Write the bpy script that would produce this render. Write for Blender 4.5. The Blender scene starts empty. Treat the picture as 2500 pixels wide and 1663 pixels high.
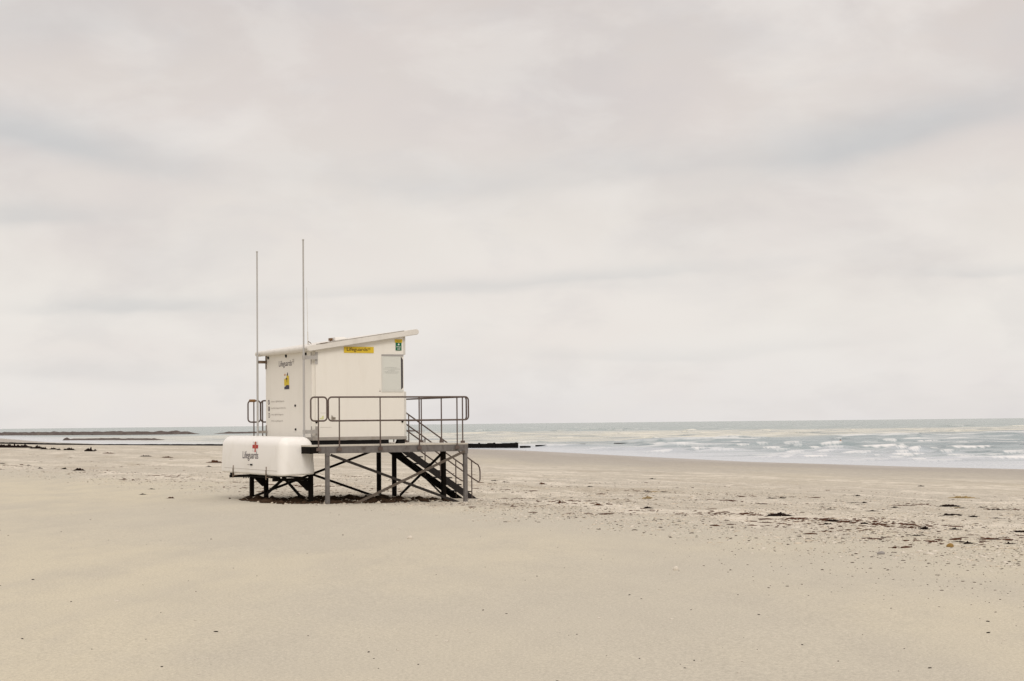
import bpy, bmesh, math, random
import numpy as np
from mathutils import Vector, Matrix

R = math.radians
scene = bpy.context.scene
COL = scene.collection
random.seed(7)
rng = np.random.default_rng(11)

# ------------------------------------------------------------------ camera
cam_d = bpy.data.cameras.new("camera")
cam_d.sensor_width = 36.0
cam_d.lens = 36.0 * 4400 / 2500
cam_d.clip_start = 0.2
cam_d.clip_end = 120000
cam = bpy.data.objects.new("camera", cam_d)
COL.objects.link(cam)
EYE = Vector((0, 0, 1.75))
PITCH, ROLL = R(2.6349), R(-0.6016)
_fw = Vector((0, math.cos(PITCH), math.sin(PITCH)))
_r0 = Vector((1, 0, 0))
_u0 = _r0.cross(_fw)
_rt = math.cos(ROLL) * _r0 + math.sin(ROLL) * _u0
_up = -math.sin(ROLL) * _r0 + math.cos(ROLL) * _u0
m3 = Matrix((_rt, _up, -_fw)).transposed()
cam.matrix_world = Matrix.Translation(EYE) @ m3.to_4x4()
scene.camera = cam

# ------------------------------------------------------------------ view
scene.view_settings.view_transform = 'Standard'
scene.view_settings.look = 'None'
scene.view_settings.exposure = 0.0
scene.view_settings.gamma = 1.0
scene.view_settings.use_curve_mapping = False

# ------------------------------------------------------------------ node helpers
class NT:
    """Small wrapper that adds nodes and links to one node tree."""
    def __init__(self, tree):
        self.t = tree
        self.t.nodes.clear()
    def n(self, kind, **kw):
        nd = self.t.nodes.new(kind)
        for k, v in kw.items():
            setattr(nd, k, v)
        return nd
    def put(self, sock, v):
        if isinstance(v, bpy.types.NodeSocket):
            self.t.links.new(v, sock)
        elif v is not None:
            if sock.type == 'RGBA' and hasattr(v, '__len__') and len(v) == 3:
                v = (*v, 1)
            sock.default_value = v
    def math(self, op, a, b=None, c=None, clamp=False):
        nd = self.n('ShaderNodeMath', operation=op, use_clamp=clamp)
        for i, v in enumerate((a, b, c)):
            if v is not None:
                self.put(nd.inputs[i], v)
        return nd.outputs[0]
    def mix(self, f, a, b, mode='MIX'):
        nd = self.n('ShaderNodeMix', data_type='RGBA', blend_type=mode, clamp_factor=True)
        self.put(nd.inputs[0], f); self.put(nd.inputs[6], a); self.put(nd.inputs[7], b)
        return nd.outputs[2]
    def ramp(self, v, lo, hi, a=0.0, b=1.0, smooth=True):
        nd = self.n('ShaderNodeMapRange', interpolation_type='SMOOTHSTEP' if smooth else 'LINEAR')
        self.put(nd.inputs[0], v)
        for i, x in enumerate((lo, hi, a, b)):
            self.put(nd.inputs[i + 1], x)
        return nd.outputs[0]
    def noise(self, vec, scale, detail=3.0, rough=0.55, dist=0.0, out=0):
        nd = self.n('ShaderNodeTexNoise')
        self.put(nd.inputs['Vector'], vec)
        nd.inputs['Scale'].default_value = scale
        nd.inputs['Detail'].default_value = detail
        nd.inputs['Roughness'].default_value = rough
        nd.inputs['Distortion'].default_value = dist
        return nd.outputs[out]
    def map(self, vec, scale=(1, 1, 1), rot=(0, 0, 0), loc=(0, 0, 0)):
        nd = self.n('ShaderNodeMapping')
        self.put(nd.inputs['Vector'], vec)
        nd.inputs['Scale'].default_value = scale
        nd.inputs['Rotation'].default_value = rot
        nd.inputs['Location'].default_value = loc
        return nd.outputs[0]
    def attr(self, name):
        nd = self.n('ShaderNodeAttribute', attribute_name=name)
        return nd.outputs['Fac']

def new_mat(name):
    m = bpy.data.materials.new(name)
    m.use_nodes = True
    t = NT(m.node_tree)
    out = t.n('ShaderNodeOutputMaterial')
    p = t.n('ShaderNodeBsdfPrincipled')
    t.t.links.new(p.outputs[0], out.inputs['Surface'])
    return m, t, p

def bump(t, p, height, strength=0.3, dist=0.02):
    b = t.n('ShaderNodeBump')
    b.inputs['Strength'].default_value = strength
    b.inputs['Distance'].default_value = dist
    t.put(b.inputs['Height'], height)
    t.put(p.inputs['Normal'], b.outputs[0])

# ------------------------------------------------------------------ world: overcast sky
SUN_EL, SUN_AZ = R(42), R(167)          # azimuth clockwise from +Y (the view direction)
world = bpy.data.worlds.new("World")
scene.world = world
world.use_nodes = True
w = NT(world.node_tree)
w_out = w.n('ShaderNodeOutputWorld')
nish = w.n('ShaderNodeTexSky', sky_type='NISHITA', sun_disc=False)
nish.sun_elevation = SUN_EL
nish.sun_rotation = SUN_AZ
nish.dust_density = 3.0
bg_n = w.n('ShaderNodeBackground')
w.put(bg_n.inputs[0], nish.outputs[0]); bg_n.inputs[1].default_value = 0.08
tc = w.n('ShaderNodeTexCoord')
sep = w.n('ShaderNodeSeparateXYZ')
w.put(sep.inputs[0], tc.outputs['Generated'])
dx, dy, dz = sep.outputs
az = w.math('ARCTAN2', dx, dy)
el = w.math('ARCSINE', dz)
# cloud coordinates: layers flatten towards the horizon
comb = w.n('ShaderNodeCombineXYZ')
w.put(comb.inputs[0], az); w.put(comb.inputs[1], el)
ae = comb.outputs[0]
n_warp = w.noise(w.map(ae, (7, 22, 1)), 1.0, 4, 0.55, out=0)
n_warp2 = w.noise(w.map(ae, (5, 14, 1), loc=(3.1, 7.7, 0)), 1.0, 4, 0.55)
azw = w.math('ADD', az, w.math('MULTIPLY', w.math('SUBTRACT', n_warp, 0.5), 0.12))
elw = w.math('ADD', el, w.math('MULTIPLY', w.math('SUBTRACT', n_warp2, 0.5), 0.030))
grad = w.n('ShaderNodeValToRGB')
cr = grad.color_ramp
stops = [(0.0, (0.825, 0.798, 0.788)), (0.09, (0.875, 0.842, 0.812)), (0.25, (0.885, 0.843, 0.795)), (0.45, (0.835, 0.782, 0.730)),
         (0.68, (0.770, 0.708, 0.664)), (1.0, (0.715, 0.650, 0.610))]
cr.elements[0].position, cr.elements[0].color = stops[0][0], (*stops[0][1], 1)
cr.elements[1].position, cr.elements[1].color = stops[-1][0], (*stops[-1][1], 1)
for ps, c in stops[1:-1]:
    e = cr.elements.new(ps); e.color = (*c, 1)
w.put(grad.inputs[0], w.math('DIVIDE', el, 0.235))
sky = grad.outputs[0]
# broad soft cloud masses
big = w.noise(w.map(ae, (5.5, 10.5, 1), rot=(0, 0, R(4)), loc=(1.3, 0.4, 0)), 1.0, 6, 0.52, 0.35)
sky = w.mix(w.math('MULTIPLY', w.ramp(big, 0.44, 0.68, 0, 0.75), w.ramp(el, 0.0, 0.12, 0.35, 1.0)), sky, (0.672, 0.626, 0.610))
big2 = w.noise(w.map(ae, (7, 13, 1), loc=(8.3, 2.4, 0)), 1.0, 6, 0.52, 0.3)
sky = w.mix(w.ramp(big2, 0.48, 0.70, 0, 0.75), sky, (0.875, 0.822, 0.775))
tint = w.noise(w.map(ae, (9, 18, 1), loc=(4.3, 9.4, 0)), 1.0, 2, 0.5)
sky = w.mix(w.ramp(tint, 0.36, 0.74, 0, 0.22), sky, (0.775, 0.692, 0.668))
puff = w.noise(w.map(ae, (12, 26, 1), loc=(2.3, 5.4, 0)), 1.0, 6, 0.55, 0.3)
sky = w.mix(w.ramp(puff, 0.48, 0.66, 0, 0.30), sky, (0.715, 0.682, 0.668))
puff2 = w.noise(w.map(ae, (13, 26, 1), loc=(7.3, 1.4, 0)), 1.0, 6, 0.55, 0.3)
sky = w.mix(w.ramp(puff2, 0.46, 0.66, 0, 0.30), sky, (0.885, 0.842, 0.797))
# darker blue-grey streaks of cloud (azimuth, elevation, half length, half thickness, tilt, strength)
STREAKS = [(-0.245, 0.150, 0.075, 0.0105, -0.20, 0.62), (-0.27, 0.111, 0.050, 0.0050, 0.0, 0.40),
           (-0.215, 0.066, 0.045, 0.0042, 0.0, 0.42), (-0.05, 0.0715, 0.10, 0.0034, 0.02, 0.26),
           (0.215, 0.154, 0.085, 0.0120, 0.22, 0.62), (0.05, 0.079, 0.07, 0.0036, 0.07, 0.28),
           (0.265, 0.078, 0.05, 0.0032, 0.03, 0.24), (0.06, 0.137, 0.10, 0.008, 0.08, 0.22),
           (-0.06, 0.132, 0.07, 0.008, -0.10, 0.18), (-0.255, 0.212, 0.055, 0.016, 0.1, 0.28),
           (-0.22, 0.028, 0.06, 0.006, 0.0, 0.18), (0.09, 0.037, 0.09, 0.003, 0.0, 0.15)]
acc = None
for a0, e0, la, le, tl, st in STREAKS:
    u_ = w.math('DIVIDE', w.math('SUBTRACT', azw, a0), la)
    v_ = w.math('DIVIDE', w.math('SUBTRACT', w.math('SUBTRACT', elw, e0), w.math('MULTIPLY', w.math('SUBTRACT', az, a0), tl)), le)
    # sharper lower edge, long soft upper edge
    v_ = w.math('MULTIPLY', v_, w.ramp(v_, -0.15, 0.15, 1.5, 0.62))
    r2 = w.math('ADD', w.math('MULTIPLY', u_, u_), w.math('MULTIPLY', v_, v_))
    g = w.math('MULTIPLY', w.math('EXPONENT', w.math('MULTIPLY', r2, -1.0)), st)
    acc = g if acc is None else w.math('ADD', acc, g)
sky = w.mix(acc, sky, (0.560, 0.572, 0.580))
# an overcast sky is brightest towards the zenith
lift = w.ramp(el, 0.25, 1.1, 1.0, 1.85)
vm = w.n('ShaderNodeVectorMath', operation='SCALE')
w.put(vm.inputs[0], sky); w.put(vm.inputs['Scale'], lift)
bg_c = w.n('ShaderNodeBackground')
w.put(bg_c.inputs[0], vm.outputs[0]); bg_c.inputs[1].default_value = 1.0
mixs = w.n('ShaderNodeMixShader'); mixs.inputs[0].default_value = 0.93
w.t.links.new(bg_n.outputs[0], mixs.inputs[1]); w.t.links.new(bg_c.outputs[0], mixs.inputs[2])
w.t.links.new(mixs.outputs[0], w_out.inputs['Surface'])

# ------------------------------------------------------------------ sun, very soft through the cloud
sun_d = bpy.data.lights.new("sun", 'SUN')
sun_d.energy = 1.1
sun_d.angle = R(22)
sun_d.color = (1.0, 0.95, 0.88)
sun = bpy.data.objects.new("sun", sun_d)
COL.objects.link(sun)
_sd = Vector((math.sin(SUN_AZ) * math.cos(SUN_EL), math.cos(SUN_AZ) * math.cos(SUN_EL), math.sin(SUN_EL)))
sun.rotation_euler = _sd.to_track_quat('Z', 'Y').to_euler()
sun.location = (0, 0, 60)

# ------------------------------------------------------------------ terrain
SEA = -1.25
SHORE = np.array([(900, -1450), (140, -90), (60, 50), (30, 106), (24.7, 115), (21, 124), (16.6, 134), (9.2, 164), (0, 203), (-5.6, 217.5),
                  (-19, 246), (-34, 269), (-45, 279), (-61, 294), (-78, 338), (-101, 390), (-150, 535), (-420, 1300), (-2500, 6000)], float)

def shore_dist(x, y):
    """Signed distance to the waterline, positive on the land side (left of it, looking out)."""
    x = np.asarray(x, float); y = np.asarray(y, float)
    best = np.full(x.shape, 1e18); sign = np.ones(x.shape)
    for (ax, ay), (bx, by) in zip(SHORE[:-1], SHORE[1:]):
        ex, ey = bx - ax, by - ay
        t = np.clip(((x - ax) * ex + (y - ay) * ey) / (ex * ex + ey * ey), 0, 1)
        qx, qy = x - (ax + t * ex), y - (ay + t * ey)
        d = qx * qx + qy * qy
        cr_ = ex * qy - ey * qx
        m = d < best - 1e-9
        best = np.where(m, d, best); sign = np.where(m, np.where(cr_ > 0, 1.0, -1.0), sign)
    return np.sqrt(best) * sign

def sstep(a, b, x):
    t = np.clip((x - a) / (b - a), 0, 1)
    return t * t * (3 - 2 * t)

def waves2(x, y, seeds, lam, amp):
    h = 0
    for i, sd in enumerate(seeds):
        th = sd * 2.399
        k = 2 * math.pi / (lam * (0.7 + 0.6 * ((sd * 0.618) % 1)))
        h = h + np.sin(k * (x * math.cos(th) + y * math.sin(th)) + sd * 1.7)
    return amp * h / len(seeds)

def ground_z(x, y, s=None):
    x = np.asarray(x, float); y = np.asarray(y, float)
    if s is None:
        s = shore_dist(x, y)
    z = np.where(s > 0, SEA + 1.25 * np.clip(s / 62.0, 0, 1), SEA + s * 0.03)
    # round the berm crest over a few metres
    z = z - 0.05 * np.exp(-((s - 62) / 5.0) ** 2) * (s > 0)
    z = np.maximum(z, -7.0)
    z = z - 0.27 * np.exp(-((x + 0.85) ** 2 + (y - 48.4) ** 2) / 1.9)      # scoured hollow at the foot of the stair
    fade = sstep(4, 20, s)
    z = z + fade * (waves2(x, y, (1, 2, 3, 5), 9.0, 0.018) + waves2(x, y, (4, 6, 8), 31.0, 0.03) * sstep(66, 90, s))
    return z

def gz(x, y):
    return float(ground_z(np.array([x]), np.array([y]))[0])

def grid_mesh(name, X, Y, Z, attrs, mat):
    nr, nc = X.shape
    me = bpy.data.meshes.new(name)
    co = np.stack([X, Y, Z], -1).reshape(-1, 3).astype(np.float32)
    idx = np.arange(nr * nc).reshape(nr, nc)
    a, b, c, d = idx[:-1, :-1], idx[:-1, 1:], idx[1:, 1:], idx[1:, :-1]
    f = np.stack([a, b, c, d], -1).reshape(-1, 4)
    me.vertices.add(len(co)); me.vertices.foreach_set('co', co.ravel())
    me.loops.add(f.size); me.loops.foreach_set('vertex_index', f.ravel().astype(np.int32))
    me.polygons.add(len(f))
    me.polygons.foreach_set('loop_start', np.arange(0, f.size, 4, dtype=np.int32))
    me.polygons.foreach_set('loop_total', np.full(len(f), 4, dtype=np.int32))
    me.polygons.foreach_set('use_smooth', np.ones(len(f), dtype=bool))
    me.update(calc_edges=True)
    for k, v in attrs.items():
        at = me.attributes.new(k, 'FLOAT', 'POINT')
        at.data.foreach_set('value', v.ravel().astype(np.float32))
    me.materials.append(mat)
    o = bpy.data.objects.new(name, me)
    COL.objects.link(o)
    return o

# angles measured from +Y; dense in front, coarse behind, rotating clockwise seen from above so that faces look up
def fan(n_front, half, n_back):
    f = np.linspace(half, -half, n_front)
    b = np.linspace(-half, -2 * math.pi + half, n_back + 2)[1:]
    return np.concatenate([f, b])

# sand material
def make_sand():
    m, t, p = new_mat("beach_sand")
    tcn = t.n('ShaderNodeTexCoord'); ob = tcn.outputs['Object']
    s = t.attr('shore')
    rot = (0, 0, R(26))
    big_ = t.noise(t.map(ob, (0.10, 0.05, 1), rot), 1.0, 4, 0.55)
    mid = t.noise(t.map(ob, (1.1, 0.35, 1), rot), 1.0, 4, 0.6)
    fine = t.noise(ob, 38.0, 2, 0.7)
    grain = t.noise(ob, 150.0, 2, 0.8)
    coarse = t.noise(ob, 16.0, 3, 0.75)
    col = t.mix(t.ramp(big_, 0.38, 0.62), (0.456, 0.424, 0.352), (0.510, 0.466, 0.364))
    col = t.mix(t.ramp(mid, 0.35, 0.75, 0, 0.65), col, (0.432, 0.400, 0.332))
    v = t.math('ADD', t.math('MULTIPLY', t.math('SUBTRACT', fine, 0.5), 0.75), t.math('MULTIPLY', t.math('SUBTRACT', grain, 0.5), 0.9))
    v = t.math('ADD', v, t.math('MULTIPLY', t.math('SUBTRACT', coarse, 0.5), t.ramp(s, 61, 54, 0.20, 0.62)))
    blot = t.noise(t.map(ob, (3.2, 1.3, 1), rot), 1.0, 4, 0.75)
    v = t.math('ADD', v, t.math('MULTIPLY', t.math('SUBTRACT', blot, 0.5), t.ramp(s, 61, 54, 0.08, 0.75)))
    vm_ = t.n('ShaderNodeVectorMath', operation='SCALE')
    # shell and grit band on the beach face below the berm
    sw = t.math('ADD', s, t.math('MULTIPLY', t.math('SUBTRACT', t.noise(t.map(ob, (0.5, 0.16, 1), rot), 1.0, 4, 0.6), 0.5), 9.0))
    band = t.math('MULTIPLY', t.ramp(sw, 59.0, 56.5), t.ramp(sw, 16, 36))
    col = t.mix(t.math('MULTIPLY', band, 0.6), col, (0.425, 0.387, 0.325))
    # strand lines: thin pale and dark bars that follow the waterline
    nd = t.n('ShaderNodeCombineXYZ')
    sx = t.n('ShaderNodeSeparateXYZ'); t.put(sx.inputs[0], ob)
    along = t.math('ADD', t.math('MULTIPLY', sx.outputs[0], -0.44), t.math('MULTIPLY', sx.outputs[1], 0.90))
    t.put(nd.inputs[0], t.math('MULTIPLY', sw, 1.0)); t.put(nd.inputs[1], t.math('MULTIPLY', along, 0.09))
    lines = t.noise(nd.outputs[0], 0.55, 5, 0.7)
    col = t.mix(t.math('MULTIPLY', band, t.ramp(lines, 0.50, 0.60, 0, 0.85)), col, (0.60, 0.55, 0.465))
    col = t.mix(t.math('MULTIPLY', band, t.ramp(lines, 0.47, 0.36, 0, 0.85)), col, (0.385, 0.337, 0.265))
    vor = t.n('ShaderNodeTexVoronoi', feature='F1'); t.put(vor.inputs['Vector'], ob); vor.inputs['Scale'].default_value = 15.0
    fleck = t.math('MULTIPLY', t.ramp(vor.outputs['Distance'], 0.42, 0.30), band)
    sc = t.n('ShaderNodeSeparateColor'); t.put(sc.inputs[0], vor.outputs['Color'])
    patch = t.ramp(t.noise(t.map(ob, (0.9, 0.4, 1), rot), 1.0, 3, 0.6), 0.45, 0.62)
    fleck = t.math('MULTIPLY', fleck, t.math('ADD', 0.25, t.math('MULTIPLY', patch, 0.75)))
    col = t.mix(t.math('MULTIPLY', fleck, t.ramp(sc.outputs[0], 0.52, 0.56, 0, 0.95)), col, (0.68, 0.63, 0.545))
    col = t.mix(t.math('MULTIPLY', fleck, t.ramp(sc.outputs[1], 0.66, 0.70, 0, 0.9)), col, (0.15, 0.12, 0.09))
    # damp sand towards the water
    wetn = t.math('ADD', s, t.math('MULTIPLY', t.math('SUBTRACT', t.noise(t.map(ob, (0.25, 0.05, 1), rot), 1.0, 3, 0.6), 0.5), 16.0))
    wet = t.ramp(wetn, 34, 4)
    col = t.mix(t.math('MULTIPLY', wet, 0.85), col, (0.325, 0.298, 0.268))
    t.put(vm_.inputs[0], col); t.put(vm_.inputs['Scale'], t.math('ADD', 1.0, v))
    t.put(p.inputs['Base Color'], vm_.outputs[0])
    t.put(p.inputs['Roughness'], t.ramp(wetn, 8, 0, 0.95, 0.45))
    p.inputs['Specular IOR Level'].default_value = 0.15
    rip = t.noise(t.map(ob, (5.0, 1.6, 1), rot), 1.0, 3, 0.6)
    hgt = t.math('ADD', t.math('MULTIPLY', rip, 0.5), t.math('ADD', t.math('MULTIPLY', fine, 0.22), t.math('MULTIPLY', grain, 0.12)))
    bump(t, p, hgt, 0.45, 0.03)
    return m

ang = fan(560, R(24), 70)
rad = np.concatenate([[0.0], np.geomspace(2.0, 420, 480), np.geomspace(440, 9000, 24)])
AA, RR = np.meshgrid(ang, rad)
GX, GY = RR * np.sin(AA), RR * np.cos(AA)
GS = shore_dist(GX, GY)
GZ = ground_z(GX, GY, GS)
sand = grid_mesh("sand_ground", GX, GY, GZ, {'shore': GS}, make_sand())
sand['kind'] = 'structure'

# sea
def make_sea():
    m, t, p = new_mat("sea_water")
    tcn = t.n('ShaderNodeTexCoord'); ob = tcn.outputs['Object']
    s = t.attr('shore'); foam = t.attr('foam'); face = t.attr('face')
    sx = t.n('ShaderNodeSeparateXYZ'); t.put(sx.inputs[0], ob)
    n1 = t.noise(t.map(ob, (0.008, 0.02, 1)), 1.0, 3, 0.6)
    yw = t.math('ADD', sx.outputs[1], t.math('MULTIPLY', t.math('SUBTRACT', n1, 0.5), 130.0))
    near = (0.250, 0.308, 0.322); green = (0.250, 0.310, 0.290); cream = (0.56, 0.54, 0.445)
    col = t.mix(t.ramp(yw, 330, 480), near, green)
    # silt-laden water and spent surf over the outer bar
    bar = t.math('MULTIPLY', t.ramp(t.math('SUBTRACT', yw, t.math('MULTIPLY', sx.outputs[0], 1.3)), 215, 290), t.ramp(yw, 660, 560))
    col = t.mix(t.math('MULTIPLY', bar, 0.85), col, cream)
    chop = t.noise(t.map(ob, (0.05, 0.22, 1)), 1.0, 5, 0.65)
    col = t.mix(t.ramp(chop, 0.47, 0.62, 0, 0.7), col, (0.125, 0.175, 0.195))
    chop2 = t.noise(t.map(ob, (0.11, 0.55, 1), (0, 0, R(7))), 1.0, 5, 0.7)
    col = t.mix(t.ramp(chop2, 0.52, 0.66, 0, 0.5), col, (0.42, 0.46, 0.48))
    # milky wash at the edge
    n2 = t.noise(t.map(ob, (0.04, 0.22, 1), (0, 0, R(18))), 1.0, 5, 0.65)
    sw = t.math('ADD', s, t.math('MULTIPLY', t.math('SUBTRACT', n2, 0.5), 60.0))
    wash = t.ramp(sw, -30, -6)
    col = t.mix(t.math('MULTIPLY', wash, 0.8), col, (0.54, 0.565, 0.605))
    lace = t.noise(t.map(ob, (0.8, 1.1, 1)), 1.0, 5, 0.75)
    f = t.math('MULTIPLY', foam, t.ramp(lace, 0.30, 0.52, 0.35, 1.0), clamp=True)
    col = t.mix(f, col, t.mix(bar, (0.74, 0.735, 0.725), (0.70, 0.675, 0.60)))
    t.put(p.inputs['Base Color'], col)
    t.put(p.inputs['Roughness'], t.mix(f, (0.22,) * 3, (0.9,) * 3))
    p.inputs['IOR'].default_value = 1.33
    p.inputs['Specular IOR Level'].default_value = 0.5
    b1 = t.noise(t.map(ob, (0.35, 1.0, 1)), 1.0, 5, 0.7)
    bump(t, p, b1, 0.9, 0.25)
    return m

ang = fan(900, R(19), 60)
rad = np.concatenate([[20.0, 60.0], np.arange(84, 330, 0.42), np.geomspace(330.5, 1200, 330), np.geomspace(1230, 60000, 60)])
AA, RR = np.meshgrid(ang, rad)
WX, WY = RR * np.sin(AA), RR * np.cos(AA)
WS = shore_dist(WX, WY)
def wave_height(x, y, s):
    crest = np.zeros_like(x); hgt = np.zeros_like(x)
    env = 0.5 + 0.5 * waves2(x, y, (3, 7, 11, 13, 17), 34.0, 1.9)
    env2 = 0.5 + 0.5 * waves2(x, y, (2, 9, 12, 19), 17.0, 1.8)
    mend = waves2(x, y, (5, 8, 14), 46.0, 5.5) + waves2(x, y, (21, 23, 6), 13.0, 1.1)
    for th, lam, a, e in ((R(-6), 19.0, 0.50, env), (R(9), 12.5, 0.30, env2), (R(-19), 7.3, 0.10, env)):
        k = 2 * math.pi / lam
        ph = k * (x * math.sin(th) + y * math.cos(th) + mend)
        c = (0.5 + 0.5 * np.sin(ph)) ** 2.6
        # steeper landward face
        c = c * (1 + 0.25 * np.cos(ph))
        hgt += a * c * np.clip(0.35 + 0.9 * e, 0, 1.4)
        crest = np.maximum(crest, c * np.clip(e, 0, 1.3) * (a / 0.5) ** 0.45)
    return hgt, crest
hw, crest = wave_height(WX, WY, WS)
amp = sstep(2, 26, -WS) * (0.45 + 0.55 * sstep(14, 45, -WS)) * (1 - 0.65 * sstep(300, 650, RR))
left = sstep(-20, 60, WX + 0.05 * WY)             # the bay lies sheltered behind the groyne and reef on the left
amp = amp * (0.45 + 0.55 * left)
foam_n = 0.5 + 0.5 * waves2(WX, WY, (31, 37, 41, 43), 6.0, 1.7)
thr = 0.68 + 0.02 * sstep(250, 400, WY) - 0.14 * sstep(0.1, 0.9, np.exp(-((WX - 15) / 42) ** 2)) * sstep(240, 300, WY) * (1 - sstep(420, 560, WY)) + 0.16 * sstep(480, 700, WY)
foam = 0.9 * sstep(thr - 0.05, thr + 0.16, crest * (0.80 + 0.30 * foam_n)) * sstep(6, 20, -WS) * (0.25 + 0.75 * left)
# single breakers: a ridge whose near face is broken into foam over part of its length
def sea_at(px, py):
    d = _fw + _rt * ((px - 1250) / 4400.0) - _up * ((py - 831.5) / 4400.0)
    q = EYE + d * ((SEA + 0.2 - EYE.z) / d.z)
    return q.x, q.y
BR = [(1845, 1072, 46), (2043, 1074, 28), (2125, 1082, 46), (2026, 1088, 52), (1984, 1092, 30), (2160, 1091, 115), (2020, 1101, 50), (2043, 1096, 42), (2272, 1097, 46),
      (2355, 1091, 105), (2450, 1079, 100), (2097, 1104, 55), (2216, 1107, 80), (2350, 1112, 62), (2456, 1114, 95), (2478, 1104, 48), (1883, 1092, 46), (1940, 1101, 42),
      (1845, 1110, 90), (1978, 1110, 62), (1328, 1041, 18), (1518, 1047, 24), (1490, 1063, 36), (1375, 1068, 80), (1538, 1075, 72), (1728, 1063, 30), (1792, 1071, 22),
      (1708, 1088, 42), (1658, 1087, 46), (1460, 1093, 36), (1241, 1071, 40), (1165, 1057, 86), (1370, 1053, 24), (1616, 1086, 60), (1760, 1098, 60), (1600, 1100, 70),
      (2300, 1120, 120), (2120, 1118, 110), (1700, 1108, 90), (2440, 1128, 120), (1200, 1082, 50), (1290, 1080, 44), (1180, 1040, 30), (1640, 1038, 26), (1960, 1033, 30), (2340, 1040, 40), (2490, 1041, 30), (1120, 1059, 150), (1075, 1064, 90), (1215, 1062, 70), (1040, 1056, 60), (1440, 1048, 40), (1300, 1066, 60)]
rb = np.random.default_rng(77)
for _i in range(16):                      # long low lines of half-spent foam
    y_ = 1058 + 62 * rb.random(); x_ = 1180 + 1350 * rb.random()
    if y_ < 1104 + (x_ - 1250) * 0.028:
        BR.append((x_, y_, rb.uniform(170, 380)))
for _i in range(85):                     # and many small crests between them
    y_ = 1046 + 74 * rb.random() ** 1.15
    x_ = 1150 + 1380 * rb.random()
    if y_ < 1101 + (x_ - 1250) * 0.028:
        BR.append((x_, y_, rb.uniform(12, 46) * (1.0 if y_ > 1060 else 0.6)))
ridge = np.zeros_like(WX)
bfoam = np.zeros_like(WX)
for px_, py_, wp_ in BR:
    cx_, cy_ = sea_at(px_, py_)
    half = 0.62 * wp_ / 4400 * cy_
    sg = rb.uniform(1.0, 1.6) * max(1.0, cy_ / 260)
    hh = rb.uniform(0.24, 0.42) * (0.55 if py_ > 1105 else 1.0) * max(1.0, cy_ / 300) ** 0.5
    gain = rb.uniform(0.3, 0.55) if wp_ > 160 else (rb.uniform(0.4, 0.9) if wp_ not in (115, 105, 100, 95, 80) else 0.95)
    off = rb.uniform(-0.3, 0.5) * half
    tl = rb.uniform(-0.10, 0.10)
    rows = slice(max(0, np.searchsorted(rad, cy_ * 0.93) - 2), np.searchsorted(rad, cy_ * 1.12) + 2)
    X_, Y_ = WX[rows], WY[rows]
    dx_ = X_ - cx_
    dy_ = Y_ - cy_ - tl * dx_ - 0.8 * np.sin(dx_ * 0.35 + px_) - 0.4 * np.sin(dx_ * 0.9 + py_)
    along = np.exp(-np.abs((dx_ - off) / (1.7 * half)) ** 3)
    ridge[rows] = np.maximum(ridge[rows], hh * along * np.where(dy_ > 0, np.exp(-(dy_ / (1.9 * sg)) ** 2), np.exp(-(dy_ / (0.75 * sg)) ** 2)))
    xx = dx_ / half
    lean = np.clip(0.5 + 0.5 * xx * rb.choice([-1.0, 1.0]), 0, 1)
    edge = np.clip(1 - np.abs(xx) ** 2.2, 0, 1) * (0.35 + 0.65 * lean) * (0.80 + 0.30 * np.sin(xx * 9 + px_) * np.sin(xx * 4.3 + py_) + 0.25 * np.sin(xx * 21 + py_))
    bfoam[rows] = np.maximum(bfoam[rows], gain * sstep(0.05, 0.35, edge) * sstep(-(0.3 + 1.3 * edge) * sg, -(0.1 + 0.6 * edge) * sg, dy_) * (1 - sstep(0.0, 0.6 * sg, dy_)))
foam = np.maximum(foam * 0.8, bfoam * sstep(3, 10, -WS))
hw = hw * 0.7
WZ = SEA + ridge * sstep(2, 12, -WS) + hw * amp - 0.02 - 2.5 * sstep(20, 40, WS)
sea = grid_mesh("sea_water", WX, WY, WZ, {'shore': WS, 'foam': foam, 'face': hw}, make_sea())
sea['kind'] = 'structure'

# ------------------------------------------------------------------ placing helpers
def ray_ground(px, py, z=None):
    """World point where the photograph's pixel (2500 x 1663) meets the ground, used to survey positions."""
    d = _fw + _rt * ((px - 1250) / 4400.0) - _up * ((py - 831.5) / 4400.0)
    if z is not None:
        t = (z - EYE.z) / d.z
        return EYE + d * t
    t0 = 5.0
    lo, hi = 5.0, 900.0
    for t in np.geomspace(5, 900, 260):
        q = EYE + d * float(t)
        if q.z < gz(q.x, q.y):
            hi = float(t); break
        lo = float(t)
    for _ in range(24):
        mid = 0.5 * (lo + hi); q = EYE + d * mid
        if q.z < gz(q.x, q.y): hi = mid
        else: lo = mid
    q = EYE + d * hi
    return Vector((q.x, q.y, gz(q.x, q.y)))

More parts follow.
